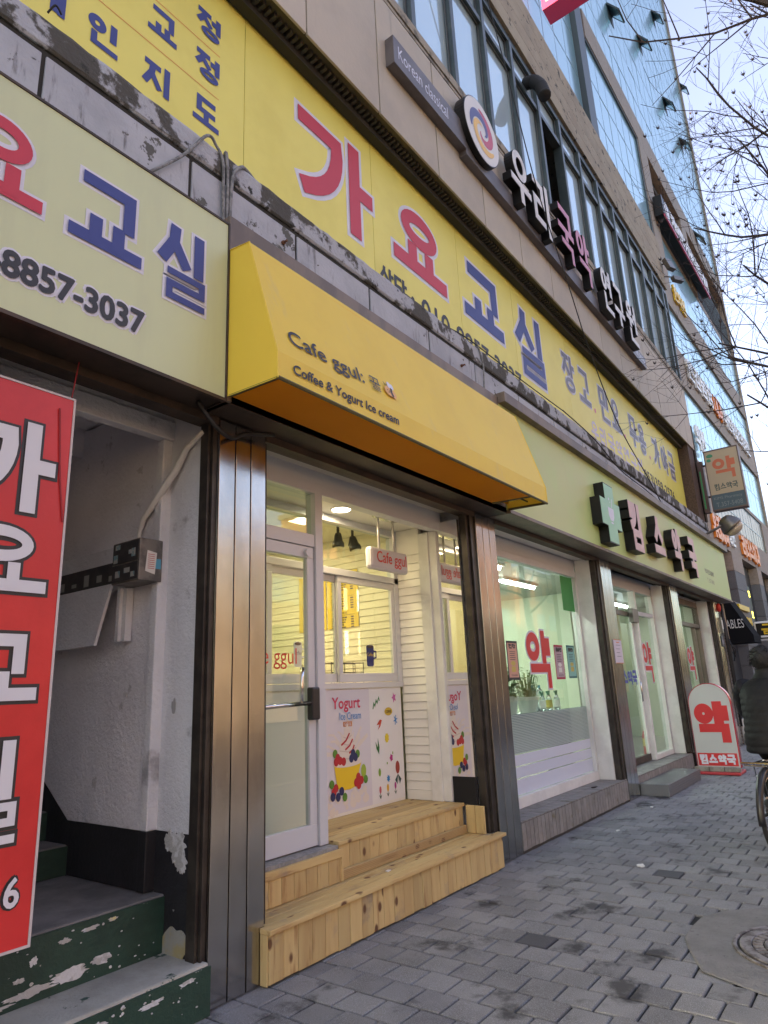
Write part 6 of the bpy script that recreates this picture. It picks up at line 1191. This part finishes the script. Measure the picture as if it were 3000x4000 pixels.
s7 = thing('gold_lightbox', 'round-cornered black lightbox with a yellow gold syllable hanging over the shop', 'sign', (40.5, 2.0, 3.2)); f = SIDE(39.6); build(MB().fbox(f, -2.55, -1.35, 3.15, 4.15, -.2, 0), 'case', m_lw, s7, bevel=.15); build(MB().fbox(f, -2.45, -1.45, 3.25, 4.05, .0, .01), 'face', m_lblack, s7); build(hangul(MB(), f, '금', -2.2, -1.7, 3.5, 3.98, .045, .015), 'lettering', m_ly, s7); build(MB().quad(f, -2.3, -1.6, 3.32, 3.42, .015), 'small_line', m_lw, s7); build(MB().tube([(39.7, 2.5, 3.9), (39.7, 3.0, 3.9)], .04, 6), 'bracket', m_tfr, s7)
s8 = thing('led_board', 'small LED message board with violet and yellow text in the tower bay', 'sign', (42.4, ty(42), 4.3)); f = TFr(41.3, -.28); build(MB().fbox(f, 0, 2.9, 4.3, 6.5, 0, .1), 'panel', m_lblack, s8); mv = mat('led_violet', (.1,.08,.3), .5, emit=(.35,.3,1), es=.9); my_ = mat('led_yellow', (.3,.25,.02), .5, emit=(1,.85,.1), es=.9)
[syls(s8, mv, f, t_, .2, 1.4, 5.85-.6*k, 6.2-.6*k, .035, c=.11) for k, t_ in enumerate(('미백', '수면', '임플'))]; [syls(s8, my_, f, t_, 1.5, 2.7, 5.85-.6*k, 6.2-.6*k, .035, c=.11) for k, t_ in ((0, '교정'), (2, '진료'))]
s9 = thing('red_letter_strip', 'red strip with pale vertical letters in the first tower bay', 'sign', (37.5, ty(37.5), 3)); f = TFr(36.9, -.2); build(MB().fbox(f, 0, 1.2, 5.1, 8.4-.7, 0, .05), 'strip', mat('strip_red', (.4,.06,.04), .6), s9); [build(hangul(MB(), f, ch, .3, .9, 6.95-.62*k, 7.4-.62*k, .05, .055), 'syllable', m_lw, s9) for k, ch in enumerate('부동산')]
s10 = thing('pink_projecting_sign', 'pink projecting sign with a phone number at the top of the picture', 'sign', (19.4, 2.6, 24)); f = SIDE(18.3); build(MB().fbox(f, -2.55, -.2, 24.4, 28.5, -.7, 0), 'case', mat('case_pink', (.62,.05,.16), .4), s10); syls(s10, m_lw, f, '대구서구점', -2.4, -.5, 25.35, 25.8, .04, c=.01); build(latin(MB(), f, '353-6585', -2.4, -.4, 24.65, 25.1, .01), 'phone_number', m_lw, s10); build(MB().quad(f, -2.4, -.4, 26.05, 26.09, .01), 'rule', m_lw, s10); q = MB(); q.tube([(18.6, 2.5, 27), (18.6, 3.2, 27)], .08, 6); build(q, 'bracket', m_tfr, s10)
s11 = thing('hospital_sign', 'white letters just past the end of the old building', 'sign', (35.6, ty(35.6), 12.8)); syls(s11, m_lw, TFr(34.5, .14), '의원', 0, 1.9, 12.6, 13.8, .1, c=0, d=.1)

# ---------------------------------------------------------------- buildings across the road (seen in the glass and steel)
rr = random.Random(17)
for k, (x0, x1, h_, c_, lab) in enumerate(((-30, -8, 11, (.35,.3,.26), 'grey rendered block across the road, behind the viewer'), (-7, 14, 13, (.36,.2,.13), 'brick block across the road opposite the cafe'), (15, 38, 10, (.42,.36,.28), 'cream block across the road opposite the pharmacy'), (39, 62, 16, (.46,.26,.14), 'orange brick block across the road, farther along'), (63, 95, 13, (.5,.3,.17), 'tan block at the far end across the road'))):
    o = thing('street_block', lab, 'building', ((x0+x1)/2, -26, 0), 'buildings across the road'); wm_ = mat('block_wall_%d' % k, c_, .8, col2=tuple(v*.8 for v in c_), vs=1); build(B(x0, x1, -36, -26, 0, h_), 'wall', wm_, o); build(B(x0-.2, x1+.2, -36.2, -25.8, h_, h_+.4), 'roof', m_kerb, o)
    z = 1.0; fl_ = 0
    while z < h_-1.5:
        x = x0+1
        while x < x1-2.4:
            w = build(B(x, x+2, -26.02, -25.98, z, z+1.6), 'window', m_tg2 if (int(x)+fl_) % 3 else m_wing, o); build(B(x-.08, x+2.08, -25.99, -25.93, z-.12, z-.02), 'sill', m_kerb, w); x += 3.1
        z += 3.1; fl_ += 1
